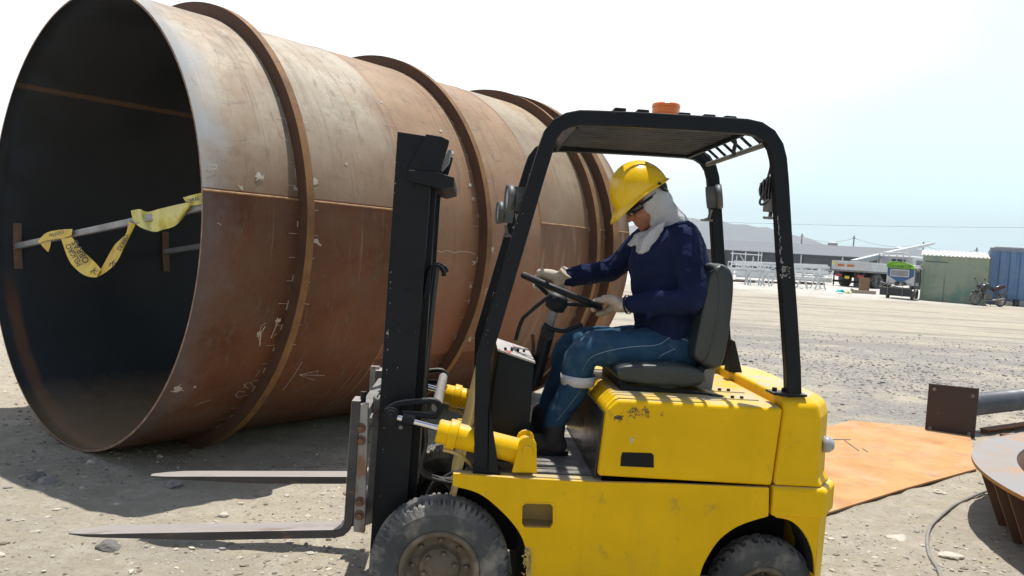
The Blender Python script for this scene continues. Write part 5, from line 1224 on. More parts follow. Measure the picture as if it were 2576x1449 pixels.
# ---- blue container
cA = gp(2478, 764); cdv = gd; zc = at(2484, 622, cA.y).z-cA.z
cont = empty('shipping_container', cA, math.atan2(cdv.y, cdv.x), label='blue corrugated shipping container right of the green shed', cat='container')
blue = mat('faded_blue_container_paint', (.13,.24,.46), (.17,.28,.46), 1.5, .6, bump=.002, bscale=10, c3=(.2,.30,.42), s3=2, lo3=.55, hi3=.7)
q = MB(); vs = []; x = .06; seq = []
while x < 6: seq += [(x,0),(x+.20,0),(x+.25,.06),(x+.36,.06)]; x += .41
for px_, py_ in seq: vs += [(px_, py_, .10), (px_, py_, zc-.12)]
q.add(vs, [(2*i, 2*i+2, 2*i+3, 2*i+1) for i in range(len(seq)-1)]); q.box((.06,.08,.1),(6,2.4,zc-.08)); q.build('side_wall', blue, cont)
q = MB(); q.box((0,-.03,zc-.16),(6.05,.07,zc)); q.box((0,-.03,0),(.12,.1,zc-.16)); q.box((.12,-.03,0),(6.05,.07,.12)); q.build('frame', mat('grey_blue_rail', (.20,.26,.33), (.26,.29,.33), 3, .6), cont, bevel=.006)
q = MB(); q.box((.2,-.0,zc+.001),(6.05,2.4,zc+.05)); q.box((1.25,-.06,zc-.10),(1.6,-.031,zc-.06)); q.build('roof', mat('dusty_container_roof', (.4,.4,.4), None, rough=.8, rvar=0), cont)
# ---- motorcycle
fwp = gp(2451, 768); rwp = gp(2515, 771); rwp = at(2515, 771, fwp.y+.15); rwp.z = fwp.z = terr(0, fwp.y); md_ = XY(fwp-rwp); wbm = md_.length; mdn = md_.normalized()
mc = empty('motorcycle', (fwp+rwp)/2, math.atan2(-mdn.y, -mdn.x), label='black motorcycle parked in front of the shed and container', cat='motorcycle')
mblk = mat('motorcycle_black', (.015,.015,.02), (.03,.03,.035), 8, .35, coat=.3); mred = mat('dull_red_panel', (.10,.03,.03), (.06,.03,.03), 8, .4)
hw = wbm/2                          # local x: towards the rear wheel
for x in (-hw, hw):
    e = empty('wheel', (x,0,.30)); e.parent = mc
    q = MB(); q.lathe([(.235,-.04),(.28,-.045),(.30,0),(.28,.045),(.235,.04)], (0,0,0), (0,1,0), 40, closed=True); q.build('tyre', tyre_m, e)
    q = MB(); q.lathe([(.205,-.02),(.236,-.025),(.236,.025),(.205,.02)], (0,0,0), (0,1,0), 40, closed=True); q.lathe([(0,-.05),(.05,-.05),(.05,.05),(0,.05)], (0,0,0), (0,1,0), 16)
    for k in range(5): t = 2*math.pi*k/5; q.bar((.04*math.cos(t),0,.04*math.sin(t)),(.21*math.cos(t),0,.21*math.sin(t)),.02,.03,(0,1,0))
    q.build('rim', steel, e)
q = MB(); 
for y in (-.08,.08): q.tube([(-hw,y,.30),(-hw+.16,y,.72),(-hw+.24,y,.92)], .022, 8)
q.build('front_fork', steel, mc)
q = MB(); q.tube(crv([(-hw-.14,0,.60),(-hw,0,.64),(-hw+.18,0,.60)],4), .04, 8); q.build('front_fender', mblk, mc)
q = MB(); q.sphere((-hw+.12,0,.88), (.07,.09,.10), 16, 10); q.build('headlight', mblk, mc)
q = MB(); q.tube(crv([(-hw+.32,-.36,1.0),(-hw+.22,-.2,1.04),(-hw+.20,0,1.0),(-hw+.22,.2,1.04),(-hw+.32,.36,1.0)],4), .014, 8); q.build('handlebar', steel, mc)
for y in (-.30,.30): q = MB(); q.tube([(-hw+.24,y*.8,1.03),(-hw+.16,y*1.1,1.16)], .007, 6); q.sphere((-hw+.15,y*1.1,1.19), (.015,.05,.035), 12, 8); q.build('mirror', mblk, mc)
q = MB(); q.sphere((-hw+.48,0,.86), (.24,.13,.13), 18, 12); q.sphere((-hw+.36,0,.76), (.16,.14,.14), 14, 10); q.build('fuel_tank', mblk, mc)
q = MB(); q.tube(crv([(-hw+.68,0,.82),(-hw+.95,0,.81),(-hw+1.15,0,.90),(-hw+1.38,0,.96)],5), [.07]*5+[.075]*5+[.06]*5+[.05], 10); q.build('seat', mblk, mc)
q = MB(); q.tube([(-hw+.85,0,.70),(-hw+1.25,0,.84),(-hw+1.48,0,.90)], [.07,.06,.03], 10); q.build('tail_panel', mred, mc)
q = MB(); q.tube([(-hw+1.30,0,.82),(-hw+1.50,0,.66)], .02, 6); q.box((-hw+1.47,-.09,.56),(-hw+1.50,.09,.70)); q.build('number_plate', greysteel, mc)
q = MB(); q.box((-hw+.38,-.11,.30),(-hw+.74,.11,.58)); q.lathe([(0,-.13),(.10,-.13),(.10,.13),(0,.13)], (-hw+.62,0,.40), (0,1,0), 18); q.build('engine', mat('engine_metal', (.10,.10,.10), (.2,.2,.2), 20, .5, .5), mc, bevel=.01)
q = MB(); q.tube(crv([(-hw+.36,-.12,.50),(-hw+.40,-.13,.26),(-hw+.8,-.15,.28),(-hw+1.28,-.17,.36)],5), [.02]*10+[.045]*6, 10); q.build('exhaust', steel, mc)
q = MB(); q.tube([(-hw+.26,0,.88),(-hw+.42,0,.30),(-hw+.80,0,.30),(hw,0,.30)], .02, 8); q.tube([(-hw+.26,0,.85),(-hw+.78,0,.72),(hw-.02,0,.72)], .018, 8)
for y in (-.10,.10): q.tube([(hw,y,.30),(hw-.25,y,.72)], .018, 8)
q.tube([(-hw+.62,-.10,.3),(-hw+.56,-.30,.02)], .012, 6); q.build('frame', mblk, mc)
# ---- mototaxi
ta_ = gp(2212, 748); tbp = gp(2282, 751.5); tw = XY(at(2282, 751, ta_.y)-ta_).length; tdn = Vector((math.cos(R(37)), -math.sin(R(37)), 0)); tw = 72/2057*ta_.y/math.cos(R(13))
mt = empty('mototaxi', ta_, math.atan2(tdn.y, tdn.x), label='blue and white three-wheeled mototaxi with a green visor sign parked left of the green shed', cat='mototaxi')
sc = tw/1.55; mw = mat('white_fairing', (.62,.64,.66), (.5,.5,.52), 3, .4); mbu = mat('blue_fairing', (.04,.10,.28), (.05,.12,.28), 3, .4); mgr = mat('lime_green_visor', (.22,.52,.03), (.20,.48,.03), 3, .4)
Zp = lambda v, u=2250: (at(u, v, (ta_.y+tbp.y)/2).z-(ta_.z+tbp.z)/2)
z_b1 = Zp(748); z_bu = Zp(723); z_wl = Zp(713); z_wm = Zp(697); z_wt = Zp(674); z_gt = Zp(659)
q = MB(); q.box((0,-.06,.13),(tw,.04,z_bu)); q.build('rear_bumper_panel', mat('dark_rubber_panel', (.03,.035,.04), (.05,.055,.06), 6, .7), mt, bevel=.02)
q = MB()
for k, pth in enumerate(([(.02,-.10,z_bu+.02),(tw*.3,-.14,z_bu+.20),(tw*.6,-.15,z_bu+.10),(tw*.98,-.10,z_bu+.22)], [(.0,-.1,z_bu+.25),(tw*.4,-.16,z_bu+.08),(tw*.8,-.14,z_bu+.02),(tw,-.1,z_bu+.10)], [(0,-.11,z_bu),(tw,-.11,z_bu-.02)], [(tw*.25,-.1,.15),(tw*.25,-.1,z_bu+.3)], [(tw*.72,-.1,.1),(tw*.72,-.1,z_bu+.25)])): q.tube(crv(pth,5), .016, 7)
q.build('tube_guard', steel, mt)
bx0, bx1 = tw*.17, tw*1.04
q = MB(); q.box((bx0,0,z_wl-.05),(bx1,1.5,z_gt-.1)); q.build('cabin', mw, mt, bevel=.05, seg=3)
q = MB(); q.prism([(bx0+.03,z_wt),(bx1-.03,z_wt),(bx1-.03,z_wm+.08),((bx0+bx1)/2,z_wl+.04),(bx0+.03,z_wm+.08)], -.02, -.001); q.build('blue_panel', mbu, mt)
wx0, wx1, wz0, wz1 = bx0+.20*sc, bx1-.28*sc, z_wm+.06, z_wt-.07
q = MB(); 
for a0, a1 in (((wx0,wz0),(wx1,wz0)),((wx1,wz0),(wx1,wz1)),((wx1,wz1),(wx0,wz1)),((wx0,wz1),(wx0,wz0))): q.bar((a0[0],-.035,a0[1]),(a1[0],-.035,a1[1]),.04,.04)
q.build('window_frame', mw, mt, bevel=.008)
q = MB(); q.box((wx0,-.03,wz0),(wx1,-.022,wz1)); q.build('window', mat('grey_plastic_window', (.22,.24,.27), (.30,.32,.34), 4, .3), mt)
q = MB(); q.prism([(bx0-.02,z_wt+.002),(bx1+.04,z_wt-.01),(bx1-.1,z_gt-.10),((bx0+bx1)/2+.1,z_gt+.01),((bx0+bx1)/2-.2,z_gt+.03),(bx0+.02,z_gt-.02)], -.12, .1); o_v = q.build('visor', mgr, mt, bevel=.015)
q = MB(); vs, fs = text_mesh('LOS HUERTOS', 1.0, .02); q.add([((bx0+bx1)/2-.05+p.x*.17*sc, -.125, z_wt+.08*sc+p.y*.19*sc) for p in vs], fs)
for k in range(15):
    t = -1+2*k/14; q.box(((bx0+bx1)/2-.05+t*.58*sc-.014,-.124,z_wt+.27*sc-.14*t*t),((bx0+bx1)/2-.05+t*.58*sc+.018,-.1215,z_wt+.27*sc-.14*t*t+.05))
q.build('lettering', ink, o_v)
q = MB(); q.box((bx0,-.05,z_wt+.0),(bx1+.12,1.7,z_wt+.09)); q.build('roof', mw, mt, bevel=.03)
for (x, y, r_) in ((.22*tw,.25,.20),(bx1-.08,.25,.20)):
    q = MB(); q.lathe([(.10,-.05),(r_,-.05),(r_,.05),(.10,.05)], (x,y,.20), (1,0,0), 24, closed=True); q.lathe([(0,0),(.1,0)], (x,y,.20), (1,0,0), 20); q.build('wheel', tyre_m, mt)
q = MB(); q.lathe([(.10,-.05),(.24,-.05),(.24,.05),(.10,.05)], (bx1-.25,2.0,.24), (1,0,0), 24, closed=True); q.build('wheel', tyre_m, mt)
q = MB(); 
for x, s_ in (((bx0+bx1)/2-.12,1),((bx0+bx1)/2+.18,1)): q.sphere((x,-.03,z_wl+.02), (.11,.04,.09), 14, 8)
q.build('tail_lamp_pod', mblk, mt)
q = MB(); q.box((bx1-.01,.15,z_wm-.2),(bx1+.02,.9,z_wt-.1)); q.box((bx1+.0,.05,.3),(bx1+.04,.12,z_wt)); q.build('side_curtain', mat('grey_side_curtain', (.05,.06,.07), (.12,.13,.14), 3, .6), mt)
# ---- truck
tp0 = gp(2088, 717.5); hd_ = R(52); th_ = Vector((math.sin(hd_), math.cos(hd_), 0)); tr_ = Vector((math.cos(hd_), -math.sin(hd_), 0))
trk = empty('flatbed_truck', tp0, math.atan2(-tr_.x, tr_.y)*0+math.atan2(tr_.y, tr_.x), label='white flatbed truck with dropsides, yellow number plate and a white cab, parked beyond the mototaxi', cat='truck')
# local x: left to right of the tail, local y: forward
def tz(v, u=2120): return at(u, v, tp0.y).z-tp0.z
TWD = 2.25; zb0 = tz(678); zb1 = tz(656)
wht = mat('chalky_white_paint', (.60,.62,.63), (.50,.52,.54), 2, .5, bump=.002, bscale=8)
print('truck', zb0, zb1, tp0, 'moto', wbm, 'taxi', tw, 'shed', zT, 'cont', zc)
q = MB(); q.box((0,0,zb0),(TWD,.05,zb1))
for k in range(4): zz = zb0+(zb1-zb0)*(k+.5)/4; q.box((.12,-.02,zz-.02),(TWD-.12,-.001,zz+.02))
q.build('tailgate', wht, trk, bevel=.006)
for x in (0, TWD-.05):
    q = MB(); q.box((x,.052,zb0),(x+.05,5.0,zb1-.02))
    for k in range(4): zz = zb0+(zb1-zb0)*(k+.5)/4; q.box((x-.015 if x == 0 else x+.051,.1,zz-.02),(x-.001 if x == 0 else x+.065,4.9,zz+.02))
    q.build('dropside', wht, trk, bevel=.006)
for y in (2.3, 4.9): q = MB(); q.box((TWD+.001,y,zb0-.1),(TWD+.03,y+.12,zb1+.02)); q.build('side_post', wht, trk)
q = MB(); q.box((.0,.05,zb0-.10),(TWD,5.0,zb0-.001)); q.build('bed', greysteel, trk)
q = MB(); q.box((.5,.1,zb0-.45),(.75,7.0,zb0-.11)); q.box((1.5,.1,zb0-.45),(1.75,7.0,zb0-.11)); q.box((.1,.05,zb0-.75),(TWD-.1,.15,zb0-.62)); q.build('chassis', dark, trk)
redl = mat('red_lens', (.35,.03,.04), None, rough=.3, rvar=0)
for x in (.30,1.65): q = MB(); q.box((x,.0,zb0-.42),(x+.38,.06,zb0-.26)); q.build('tail_light', redl, trk, bevel=.01)
q = MB(); q.box((.90,-.01,zb0-.52),(1.18,.02,zb0-.36)); q.build('number_plate', mat('yellow_plate', (.62,.50,.05), None, rough=.5, rvar=0), trk)
org = mat('orange_reflector', (.62,.20,.03), (.35,.12,.05), 30, .5)
for x in (.40,1.0): q = MB(); q.box((x,-.03,zb0+.18),(x+.42,-.021,zb0+.32)); q.build('reflector', org, trk)
q = MB(); q.box((.06,-.03,zb0+.28),(.28,-.021,zb0+.48)); q.build('placard', mat('pale_yellow_placard', (.60,.58,.12), None, rough=.6, rvar=0), trk)
q = MB(); q.box((-.02,.3,zb0-.95),(.06,.34,zb0-.12)); q.box((1.3,.3,zb0-.95),(1.9,.34,zb0-.12)); q.build('mudflap', mblk, trk)
for (x, y) in ((.18,1.3),(TWD-.18,1.3),(.18,6.2),(TWD-.18,6.2)):
    e = empty('wheel', (x,y,.42)); e.parent = trk; q = MB(); q.lathe([(.22,-.2),(.42,-.2),(.44,0),(.42,.2),(.22,.2)], (0,0,0), (1,0,0), 30, closed=True); q.build('tyre', tyre_m, e)
    q = MB(); q.lathe([(0,-.1),(.22,-.12),(.22,.12),(0,.1)], (0,0,0), (1,0,0), 20); q.build('rim', steel, e)
q = MB(); q.box((.05,5.35,zb0-.35),(TWD-.02,7.3,zb0+1.10)); q.build('cab', wht, trk, bevel=.12, seg=3)
q = MB(); q.box((.9,5.33,zb0+.40),(1.75,5.345,zb0+.86)); q.box((TWD-.018,5.75,zb0+.35),(TWD-.005,6.7,zb0+.85)); q.build('cab_window', mat('dark_cab_glass', (.05,.06,.07), (.16,.18,.19), 5, .15), trk)
q = MB()
for x in (.1,.45,.8,1.3,1.7,2.1): q.tube([(x,5.12,zb0),(x,5.12,zb0+1.12)], .03, 8)
q.tube(crv([(.1,5.12,zb0+1.0),(.25,5.12,zb0+1.2),(1.1,5.12,zb0+1.24),(1.95,5.12,zb0+1.2),(2.12,5.12,zb0+1.0)],5), .035, 8); q.build('headboard_rack', wht, trk)
q = MB(); q.box((TWD+.02,3.2,zb0-.75),(TWD+.06,4.5,zb0-.12))
q.build('side_guard', wht, trk)
# white boom lying over the bed and headboard
bm0 = at(2146, 660, tp0.y-.2); bm1 = at(2350, 612, tp0.y+14); q = MB(); d = (bm1-bm0).normalized(); sdv = d.cross(Vector((0,0,1))).normalized()
def sq(p, h): return [p-sdv*h-Vector((0,0,h)), p+sdv*h-Vector((0,0,h)), p+sdv*h+Vector((0,0,h)), p-sdv*h+Vector((0,0,h))]
vs = sq(bm0, .15)+sq(bm0*.5+bm1*.5, .16)+sq(bm1, .07); q.add(vs, [(3,2,1,0),(8,9,10,11)]+[(i*4+k, i*4+(k+1)%4, i*4+4+(k+1)%4, i*4+4+k) for i in range(2) for k in range(4)])
o = q.build('steel_girder', wht, None); recalc(o); tag(o, 'long white tapering steel girder sticking up over the flatbed truck and its cab', 'girder')
# ---- clutter near the truck
def bgthing(name, mb, m_, lab, cat, group=None, bevel=0): return tag(mb.build(name, m_, None, bevel=bevel), lab, cat, group)
p = gp(2173, 734.5); q = MB(); hh_ = at(2173, 698, p.y).z-p.z; wq = 26/2057*p.y
q.box((p.x-wq/2, p.y, p.z), (p.x+wq/2, p.y+.05, p.z+hh_)); bgthing('brown_board', q, mat('brown_hardboard', (.27,.17,.10), (.22,.13,.08), 3, .8), 'upright brown board standing on the ground in front of the truck wheels', 'board')
a_ = gp(2140,737); b_ = gp(2202,741); q = MB(); q.bar(a_+Vector((0,0,.09)), b_+Vector((0,0,.09)), .15, .16); bgthing('wood_plank', q, mat('weathered_wood', (.27,.22,.17), (.36,.31,.25), 8, .85, stretch=(6,1,1)), 'weathered wooden plank lying at the foot of the brown board', 'plank')
def lump(name, u, v, sx_, sy_, sz_, m_, lab, cat, seed):
    p = gp(u, v); bm = bmesh.new(); bmesh.ops.create_icosphere(bm, subdivisions=3, radius=1)
    for q_ in bm.verts:
        k = 1+.4*noise.noise(q_.co*1.6+Vector((seed,0,0))); q_.co = Vector((q_.co.x*k*sx_, q_.co.y*k*sy_, max(q_.co.z*k, -.4)*sz_))
    me = bpy.data.meshes.new(name); bm.to_mesh(me); bm.free(); me.materials.append(m_); o = bpy.data.objects.new(name, me); C.objects.link(o); o.location = p+Vector((0,0,sz_*.35)); tag(o, lab, cat)
lump('plastic_bag', 2114, 736, .19, .15, .13, mat('teal_plastic', (.02,.50,.52), None, rough=.4, rvar=0), 'bright teal plastic bag on the ground left of the brown board', 'bag', 2)
lump('plastic_bag', 2113, 739, .22, .16, .06, mat('white_plastic', (.7,.72,.72), None, rough=.4, rvar=0), 'white plastic bag lying under the teal bag', 'bag', 9)
lump('cloth_rag', 2134, 739, .16, .13, .13, mat('pale_yellow_cloth', (.66,.62,.25), (.7,.68,.5), 5, .8), 'pale yellow rag on the ground between the teal bag and the brown board', 'rag', 5)
lump('cloth_rag', 2143, 735, .12, .10, .13, mat('olive_cloth', (.11,.11,.07), None, rough=.8), 'dark olive bundle behind the pale yellow rag', 'rag', 12)
conc = mat('rough_concrete', (.30,.29,.28), (.38,.36,.34), 6, .9, bump=.01, bscale=8)
for k, (u, v, w_, h_, lab) in enumerate(((2537, 770, .8, .22, 'low grey concrete block behind the motorcycle rear wheel'), (2538, 764, .6, .40, 'taller concrete lump at the container base behind the motorcycle tail'), (2568, 772, .75, .28, 'concrete block at the right edge under the blue container'))):
    p = gp(u, v); q = MB(); q.box((p.x-w_/2,p.y,p.z-.05),(p.x+w_/2,p.y+.4,p.z+h_)); bgthing('concrete_block', q, conc, lab, 'concrete block', 'concrete blocks by the container', bevel=.03)
p = gp(2554, 771); q = MB(); q.lathe([(0,0),(.13,0),(.15,.05),(.15,.26),(.10,.32),(0,.33)], p, (0,0,1), 20); bgthing('bucket', q, mblk, 'black bucket between the concrete blocks at the container base', 'bucket')
# ---- long low warehouse
WL = at(1560, 640, 118); WR = at(2640, 640, 92); WL.z = WR.z = .9
wd_ = XY(WR-WL); wl = wd_.length; wdn = wd_.normalized(); wnn = Vector((-wdn.y, wdn.x, 0))
wh = empty('long_warehouse', WL, math.atan2(wdn.y, wdn.x), label='long low grey-roofed warehouse stretching behind the steel yard', cat='warehouse')
def whz(u, v): # height above base at wall plane
    d = ray(u, v); n_ = -wnn; t = (WL-EYE).dot(n_)/d.dot(n_); p = EYE+d*t; return p.z-WL.z
ez = (whz(1805,628.5)+whz(2239,650))/2; rz_ = (whz(1805,604)+whz(2482,635.5))/2
print('warehouse eave/ridge', ez, whz(1805,628.5), whz(2239,650), rz_, whz(1805,604), whz(2482,635.5))
dpth = 5.0; rise = (rz_-ez)*(1+dpth/105)+ez*0+dpth*.0
q = MB(); q.hexa([(0,.1,-1),(wl,.1,-1),(wl,dpth*2,-1),(0,dpth*2,-1),(0,.1,ez-.02),(wl,.1,ez-.02),(wl,dpth*2,ez-.02),(0,dpth*2,ez-.02)]); q.build('wall', mat('dark_grey_sheeting', (.075,.085,.10), (.095,.105,.12), .8, .8, c3=(.12,.13,.14), s3=.5), wh)
q = MB(); zr_ = rz_+dpth*(rz_+WL.z-1.6)/105
q.add([(-.3,-.4,ez),(wl+.3,-.4,ez),(wl+.3,dpth,zr_),(-.3,dpth,zr_),(wl+.3,2*dpth+.4,ez),(-.3,2*dpth+.4,ez),(-.3,-.4,ez-.08),(wl+.3,-.4,ez-.08)], [(0,1,2,3),(3,2,4,5),(6,7,1,0)])
o = q.build('roof', mat('grey_fibre_cement_roof', (.165,.18,.20), (.19,.205,.22), .35, .85, c3=(.135,.15,.165), s3=1.2, stretch=(.3,1,1)), wh)
posts = [gp_ for gp_ in range(0, int(wl), 5)]
for x in posts: q = MB(); q.box((x,-.25,-1),(x+.14,-.1,ez-.09)); q.build('post', wht, wh)
# ---- feed silos behind the warehouse
for k, (ul, ur, vt, ve, lab) in enumerate(((2083, 2107, 604, 611, 'left round silo with a conical cap rising behind the warehouse roof'), (2250, 2275, 616, 624, 'right round silo whose conical cap shows behind the white girder'))):
    Y_ = 128; pL = at(ul, ve, Y_); pR = at(ur, ve, Y_); r_ = (pR.x-pL.x)/2; c_ = (pL+pR)/2; zt_ = at((ul+ur)/2, vt, Y_).z
    e = empty('silo', (c_.x, c_.y, .9), 0, label=lab, cat='silo', group='silos behind the warehouse')
    q = MB(); q.lathe([(r_,0),(r_,c_.z-.9)], (0,0,0), (0,0,1), 28); q.build('drum', mat('silo_grey', (.24,.27,.29), (.28,.30,.32), 1, .7) if k == 0 else bpy.data.materials['silo_grey'], e)
    q = MB(); q.lathe([(r_*1.06,c_.z-.95),(r_*.22,zt_-.9-.12),(r_*.18,zt_-.9),(0,zt_-.9)], (0,0,0), (0,0,1), 28); q.build('conical_cap', mat('silo_cap_pale', (.5,.52,.53), None, rough=.6) if k == 0 else bpy.data.materials['silo_cap_pale'], e)
# ---- utility poles and wires
polem = mat('pole_grey', (.22,.22,.22), None, rough=.8)
poles = []
for u, vt, lab in ((2018, 588, 'utility pole standing between the mountain foot and the left silo'), (2149, 593, 'utility pole just right of the left silo'), (2323.6, 609, 'short far utility pole crossing the tip of the white girder'), (2457.7, 623, 'utility pole rising behind the green shed roof')):
    Y_ = 150; p = at(u, vt, Y_); q = MB(); q.tube([(p.x,p.y,.9),(p.x,p.y,p.z)], .13, 8); q.box((p.x-.35,p.y-.06,p.z-.5),(p.x+.35,p.y+.06,p.z-.40)); bgthing('utility_pole', q, polem, lab, 'utility pole', 'utility poles behind the warehouse'); poles.append(p)
wm_ = mat('wire_grey', (.30,.32,.34), None, rough=.8)
for k in range(3):
    a_, b_ = poles[k]-Vector((0,0,.44)), poles[k+1]-Vector((0,0,.44))
    pts = [a_*(1-t)+b_*t-Vector((0,0,4*.9*t*(1-t))) for t in [i/14 for i in range(15)]]; q = MB(); q.tube(pts, .035, 5)
    bgthing('overhead_wire', q, wm_, ('sagging wire from the first utility pole to the one by the silo','sagging wire from the pole by the silo to the pole at the girder tip','sagging wire from the pole at the girder tip to the pole behind the shed')[k], 'wire')
a_ = at(1600, 551, 140); b_ = at(2700, 573, 120); pts = [a_*(1-t)+b_*t-Vector((0,0,4*.35*t*(1-t))) for t in [i/20 for i in range(21)]]; q = MB(); q.tube(pts, .03, 5); bgthing('overhead_wire', q, wm_, 'long thin wire running across the sky well above the warehouse', 'wire')
# ---- mountain
ridge = [(1450,602),(1560,575),(1640,556),(1700,549),(1733,548),(1757,554),(1800,560),(1834,565),(1857,572),(1878,574),(1900,579),(1916,583.6),(1929,581.6),(1939,583),(1954,589),(1989,598.5),(2016,606),(2036,611.6),(2080,620),(2150,632),(2300,650)]
q = MB(); Y_ = 5600; vs = []; rg_ = crv([(*p, 0) for p in ridge], 8); NR_ = 14
for i, p in enumerate(rg_):
    pr_ = at(p.x, p.y, Y_)
    for j in range(NR_):
        t = j/(NR_-1); z = .5+(pr_.z-.5)*(math.sin(math.pi/2*t)**1.3); y = Y_-1800*(1-t); x = pr_.x*(y/Y_)**.3
        nzv = 55*noise.noise((x/300, y/350, 0))+25*noise.noise((x/110, y/120, 3)); vs.append((x+nzv*(1-t)*2, y+(0 if t == 1 else nzv), z+nzv*math.sin(math.pi*t)*.9))
n_ = len(rg_); fs = [(i*NR_+j, (i+1)*NR_+j, (i+1)*NR_+j+1, i*NR_+j+1) for i in range(n_-1) for j in range(NR_-1)]
b = len(vs); vs += [(v[0], Y_+1500, 0) for v in [vs[i*NR_+NR_-1] for i in range(n_)]]; fs += [(i*NR_+NR_-1, (i+1)*NR_+NR_-1, b+i+1, b+i) for i in range(n_-1)]
q.add(vs, fs, False); q.build('mountain', mat('bare_desert_rock', (.10,.10,.11), (.16,.15,.15), .004, .95, bump=8, bscale=.02), kind='structure')
# ---- white steel yard: trusses on trestles, beams, pallets
yw = mat('white_primed_steel', (.80,.82,.84), (.68,.71,.73), 2, .5)
yg = mat('grey_primed_steel', (.45,.48,.50), (.6,.63,.65), 2, .5)
def truss(x, y, z, L_, h_, rz, lab, m_, n=None):
    q = MB(); t_ = .05; n = n or int(L_/.55); q.box((0,-.04,0),(L_,.04,.08)); q.box((0,-.04,h_-.08),(L_,.04,h_))
    for i in range(n):
        a = L_*i/n; b = L_*(i+1)/n; q.bar((a,0,.08 if i%2 == 0 else h_-.08),(b,0,h_-.08 if i%2 == 0 else .08),.05,.05)
    for i in range(0, n+1, 4): a = L_*i/n; q.box((max(0,a-.03),-.03,.08),(a+.03,.03,h_-.08))
    o = q.build('steel_truss', m_, None); o.location = (x, y, z); o.rotation_euler = (0,0,rz); tag(o, lab, 'truss', 'trusses in the steel yard'); return o
def trestle(x, y, lab, k, h_=.75):
    q = MB(); q.box((-.5,-.05,h_-.1),(.5,.05,h_))
    for sx_ in (-.42,.42):
        for sy_ in (-.28,.28): q.bar((sx_*.8,0,h_-.1),(sx_,sy_,0),.06,.06)
    o = q.build('trestle', yg, None); o.location = (x, y, terr(x, y)); o.rotation_euler = (0,0,.3*k); tag(o, lab, 'trestle', 'steel trestles in the yard')
rs = random.Random(21)
rows = [(1838,2080,684,0), (1850,2090,676,1), (1830,2085,670,2)]
names = {(0,0):'nearest white truss just right of the seat back',(0,1):'nearest white truss in the middle of the steel yard left of the rear guard post',(0,2):'nearest white truss right of the rear guard post',(1,0):'second-row white truss above the seat back',(1,1):'second-row white truss behind the rear guard post',(1,2):'second-row white truss beside the flatbed tailgate',(2,0):'farthest white truss on the left below the scaffold',(2,1):'farthest white truss in the middle below the warehouse wall',(2,2):'farthest white truss on the right near the flatbed'}
for r_i, (u0, u1, v0, _) in enumerate(rows):
    Yr = (44, 50, 57)[r_i]
    for k in range(3):
        u = u0+(u1-u0)*k/3; p = at(u, 680, Yr); L_ = (u1-u0)/3/2057*Yr*.97; zz = terr(p.x, p.y)+.42
        truss(p.x, p.y+k*.4, zz+.36*(k%2)*0, L_, (.72,.55,.5)[r_i], -.04+.03*k, names[(r_i,k)], yw if (k+r_i)%2 == 0 else yg)
tl = ['left end','second from the left','centre-left','centre','centre-right','right end']
for k in range(6):
    u = 1860+k*40; p = at(u, 690, 42.5); trestle(p.x, p.y, 'grey steel trestle in the front row of trestles, %s of six' % tl[k], k, .8)
def beam(u0, v0, u1, v1, h_, lab, m_=yw, taper=0, dz=.12):
    a = gp(u0, v0)+Vector((0,0,dz+h_/2)); b = gp(u1, v1)+Vector((0,0,dz+h_/2)); b = Vector((b.x, a.y+(b.x-a.x)*-.05, a.z)); q = MB(); d = (b-a).normalized(); sdv = d.cross(Vector((0,0,1))).normalized()
    q.bar(a+Vector((0,0,h_/2-.015)), b+Vector((0,0,h_/2-.015)), .2, .03); q.bar(a-Vector((0,0,h_/2-.015)), b-Vector((0,0,h_/2-.015-taper)), .2, .03); q.bar(a, b, .02, h_-.061)
    bgthing('steel_girder', q, m_, lab, 'girder', 'girders lying in the steel yard')
beam(1850, 707, 1928, 707, .36, 'long tapered white girder lying nearest the seat back', taper=.12, dz=.22)
beam(1930, 708, 1975, 708, .26, 'short white girder lying just left of the rear guard post'); beam(1997, 710, 2060, 711, .26, 'white girder lying right of the rear guard post, nearest the road')
beam(1850, 709, 1900, 709, .12, 'thin white girder lying in front of the tapered one', dz=.05); beam(1880, 698, 1960, 699, .22, 'white girder behind the short beam, under the trusses', yg, dz=.2); beam(2000, 700, 2055, 701, .2, 'grey girder stacked behind the white one right of the guard post', yg, dz=.35)
woodm = mat('dark_timber', (.07,.05,.04), (.12,.09,.07), 6, .9)
for k, (u, v, w_) in enumerate(((1868,710,1.2),(1905,711,1.4),(1942,712,1.3),(2010,714,1.2),(2045,715,1.2))):
    p = gp(u, v); q = MB(); q.box((p.x-w_/2,p.y-.3,p.z),(p.x+w_/2,p.y-.15,p.z+.09)); q.box((p.x-w_/2,p.y+.3,p.z),(p.x+w_/2,p.y+.45,p.z+.09))
    q.box((p.x-w_/2,p.y-.3,p.z+.091),(p.x-w_/2+.2,p.y+.45,p.z+.115)); q.box((p.x+w_/2-.2,p.y-.3,p.z+.091),(p.x+w_/2,p.y+.45,p.z+.115))
    bgthing('timber_pallet', q, woodm, 'dark timber packing under the white girders, %s' % ('beside the seat back','second right of the seat back','just left of the rear guard post','just right of the rear guard post','nearest the flatbed')[k], 'timber packing', 'timber packing under the beams')
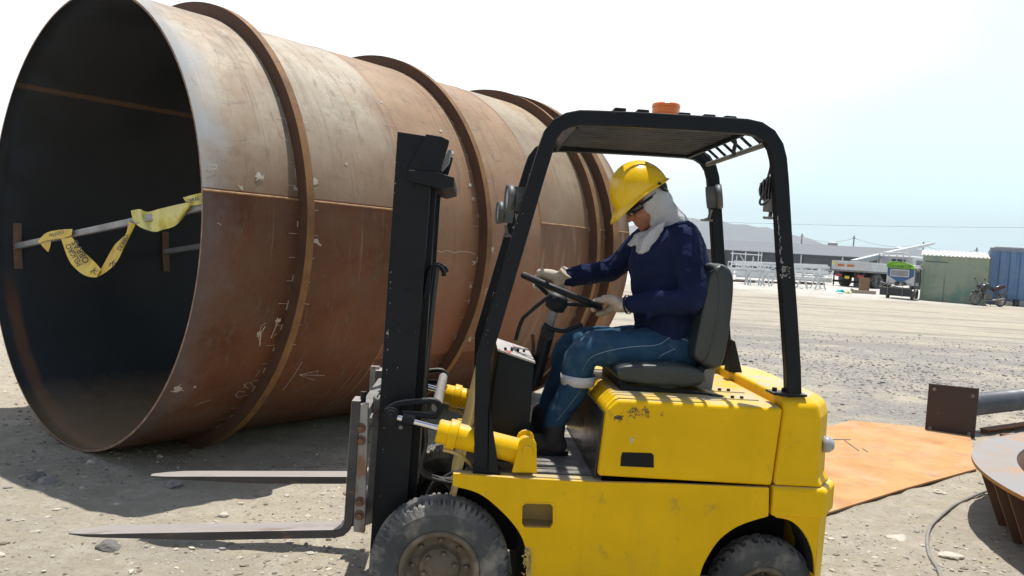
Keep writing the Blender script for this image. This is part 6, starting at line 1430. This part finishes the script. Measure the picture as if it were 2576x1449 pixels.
for k, (u0, u1, v, Yb, lab) in enumerate(((1852,1960,664,49,'long white girder lying on top of the trusses near the seat back'),(1965,2085,668,49,'long white girder lying on top of the trusses near the flatbed'),(1848,2080,658,60,'longest pale girder resting at the back of the steel yard under the warehouse wall'),(1858,1935,676,44,'white girder on the front trestles beside the seat back'),(1998,2080,681,44,'white girder on the front trestles right of the guard post'))):
    a = at(u0, v, Yb); b = at(u1, v+(u1-u0)*.045, Yb); q = MB(); q.bar(a, b, .35, .15); bgthing('steel_girder', q, yw, lab, 'girder', 'girders lying in the steel yard')
# leaning ladder-like rack by the truck
p = gp(2054, 706); rk = MB()
for x in (0, .9): rk.bar((x,0,0),(x+.35,.3,.85),.05,.05)
for k in range(6): t = .1+.16*k; rk.bar((.35*t,.3*t,.85*t),(.9+.35*t,.3*t,.85*t),.04,.04)
rk.bar((.35,.3,.84),(.1,.9,0),.05,.05); rk.bar((1.25,.3,.84),(1.0,.9,0),.05,.05)
o = rk.build('slatted_rack', yw, None); o.location = p; tag(o, 'small white slatted rack standing left of the flatbed tailgate', 'rack')
# scaffold
p = at(1842, 655, 60); p.z = terr(p.x, p.y); sfz = at(1842, 631, 60).z-p.z; sw_ = 65/2057*60; q = MB()
for x in (.0,.25,.75,1.2,1.5): q.tube([(x*sw_/1.5,0,0),(x*sw_/1.5,0,sfz*(1 if x not in (.25,1.2) else .8))], .035, 8)
q.box((-.12,-.1,sfz-.22),(sw_+.25,.1,sfz-.14)); q.bar((.3*sw_,0,sfz-.3),(.55*sw_,0,sfz-.95),.05,.05); q.bar((.85*sw_,0,sfz-.55),(.55*sw_,0,sfz-.95),.05,.05); q.bar((0,0,sfz-1.0),(sw_,0,sfz-1.0),.05,.05)
o = q.build('scaffold', yw, None); o.location = p; tag(o, 'white tube scaffold with a top plank standing against the warehouse wall', 'scaffold')
# haze
q = MB(); q.box((-7000,-60,-3),(7000,6300,420)); 
hzm = bpy.data.materials.new('haze'); hzm.use_nodes = True; t = hzm.node_tree; t.nodes.remove(t.nodes['Principled BSDF']); pv = t.nodes.new('ShaderNodeVolumePrincipled')
pv.inputs['Color'].default_value = (.86,.95,1,1); pv.inputs['Density'].default_value = HAZE; pv.inputs['Anisotropy'].default_value = 0
t.links.new(pv.outputs[0], t.nodes['Material Output'].inputs['Volume']); q.build('haze', hzm, kind='stuff')
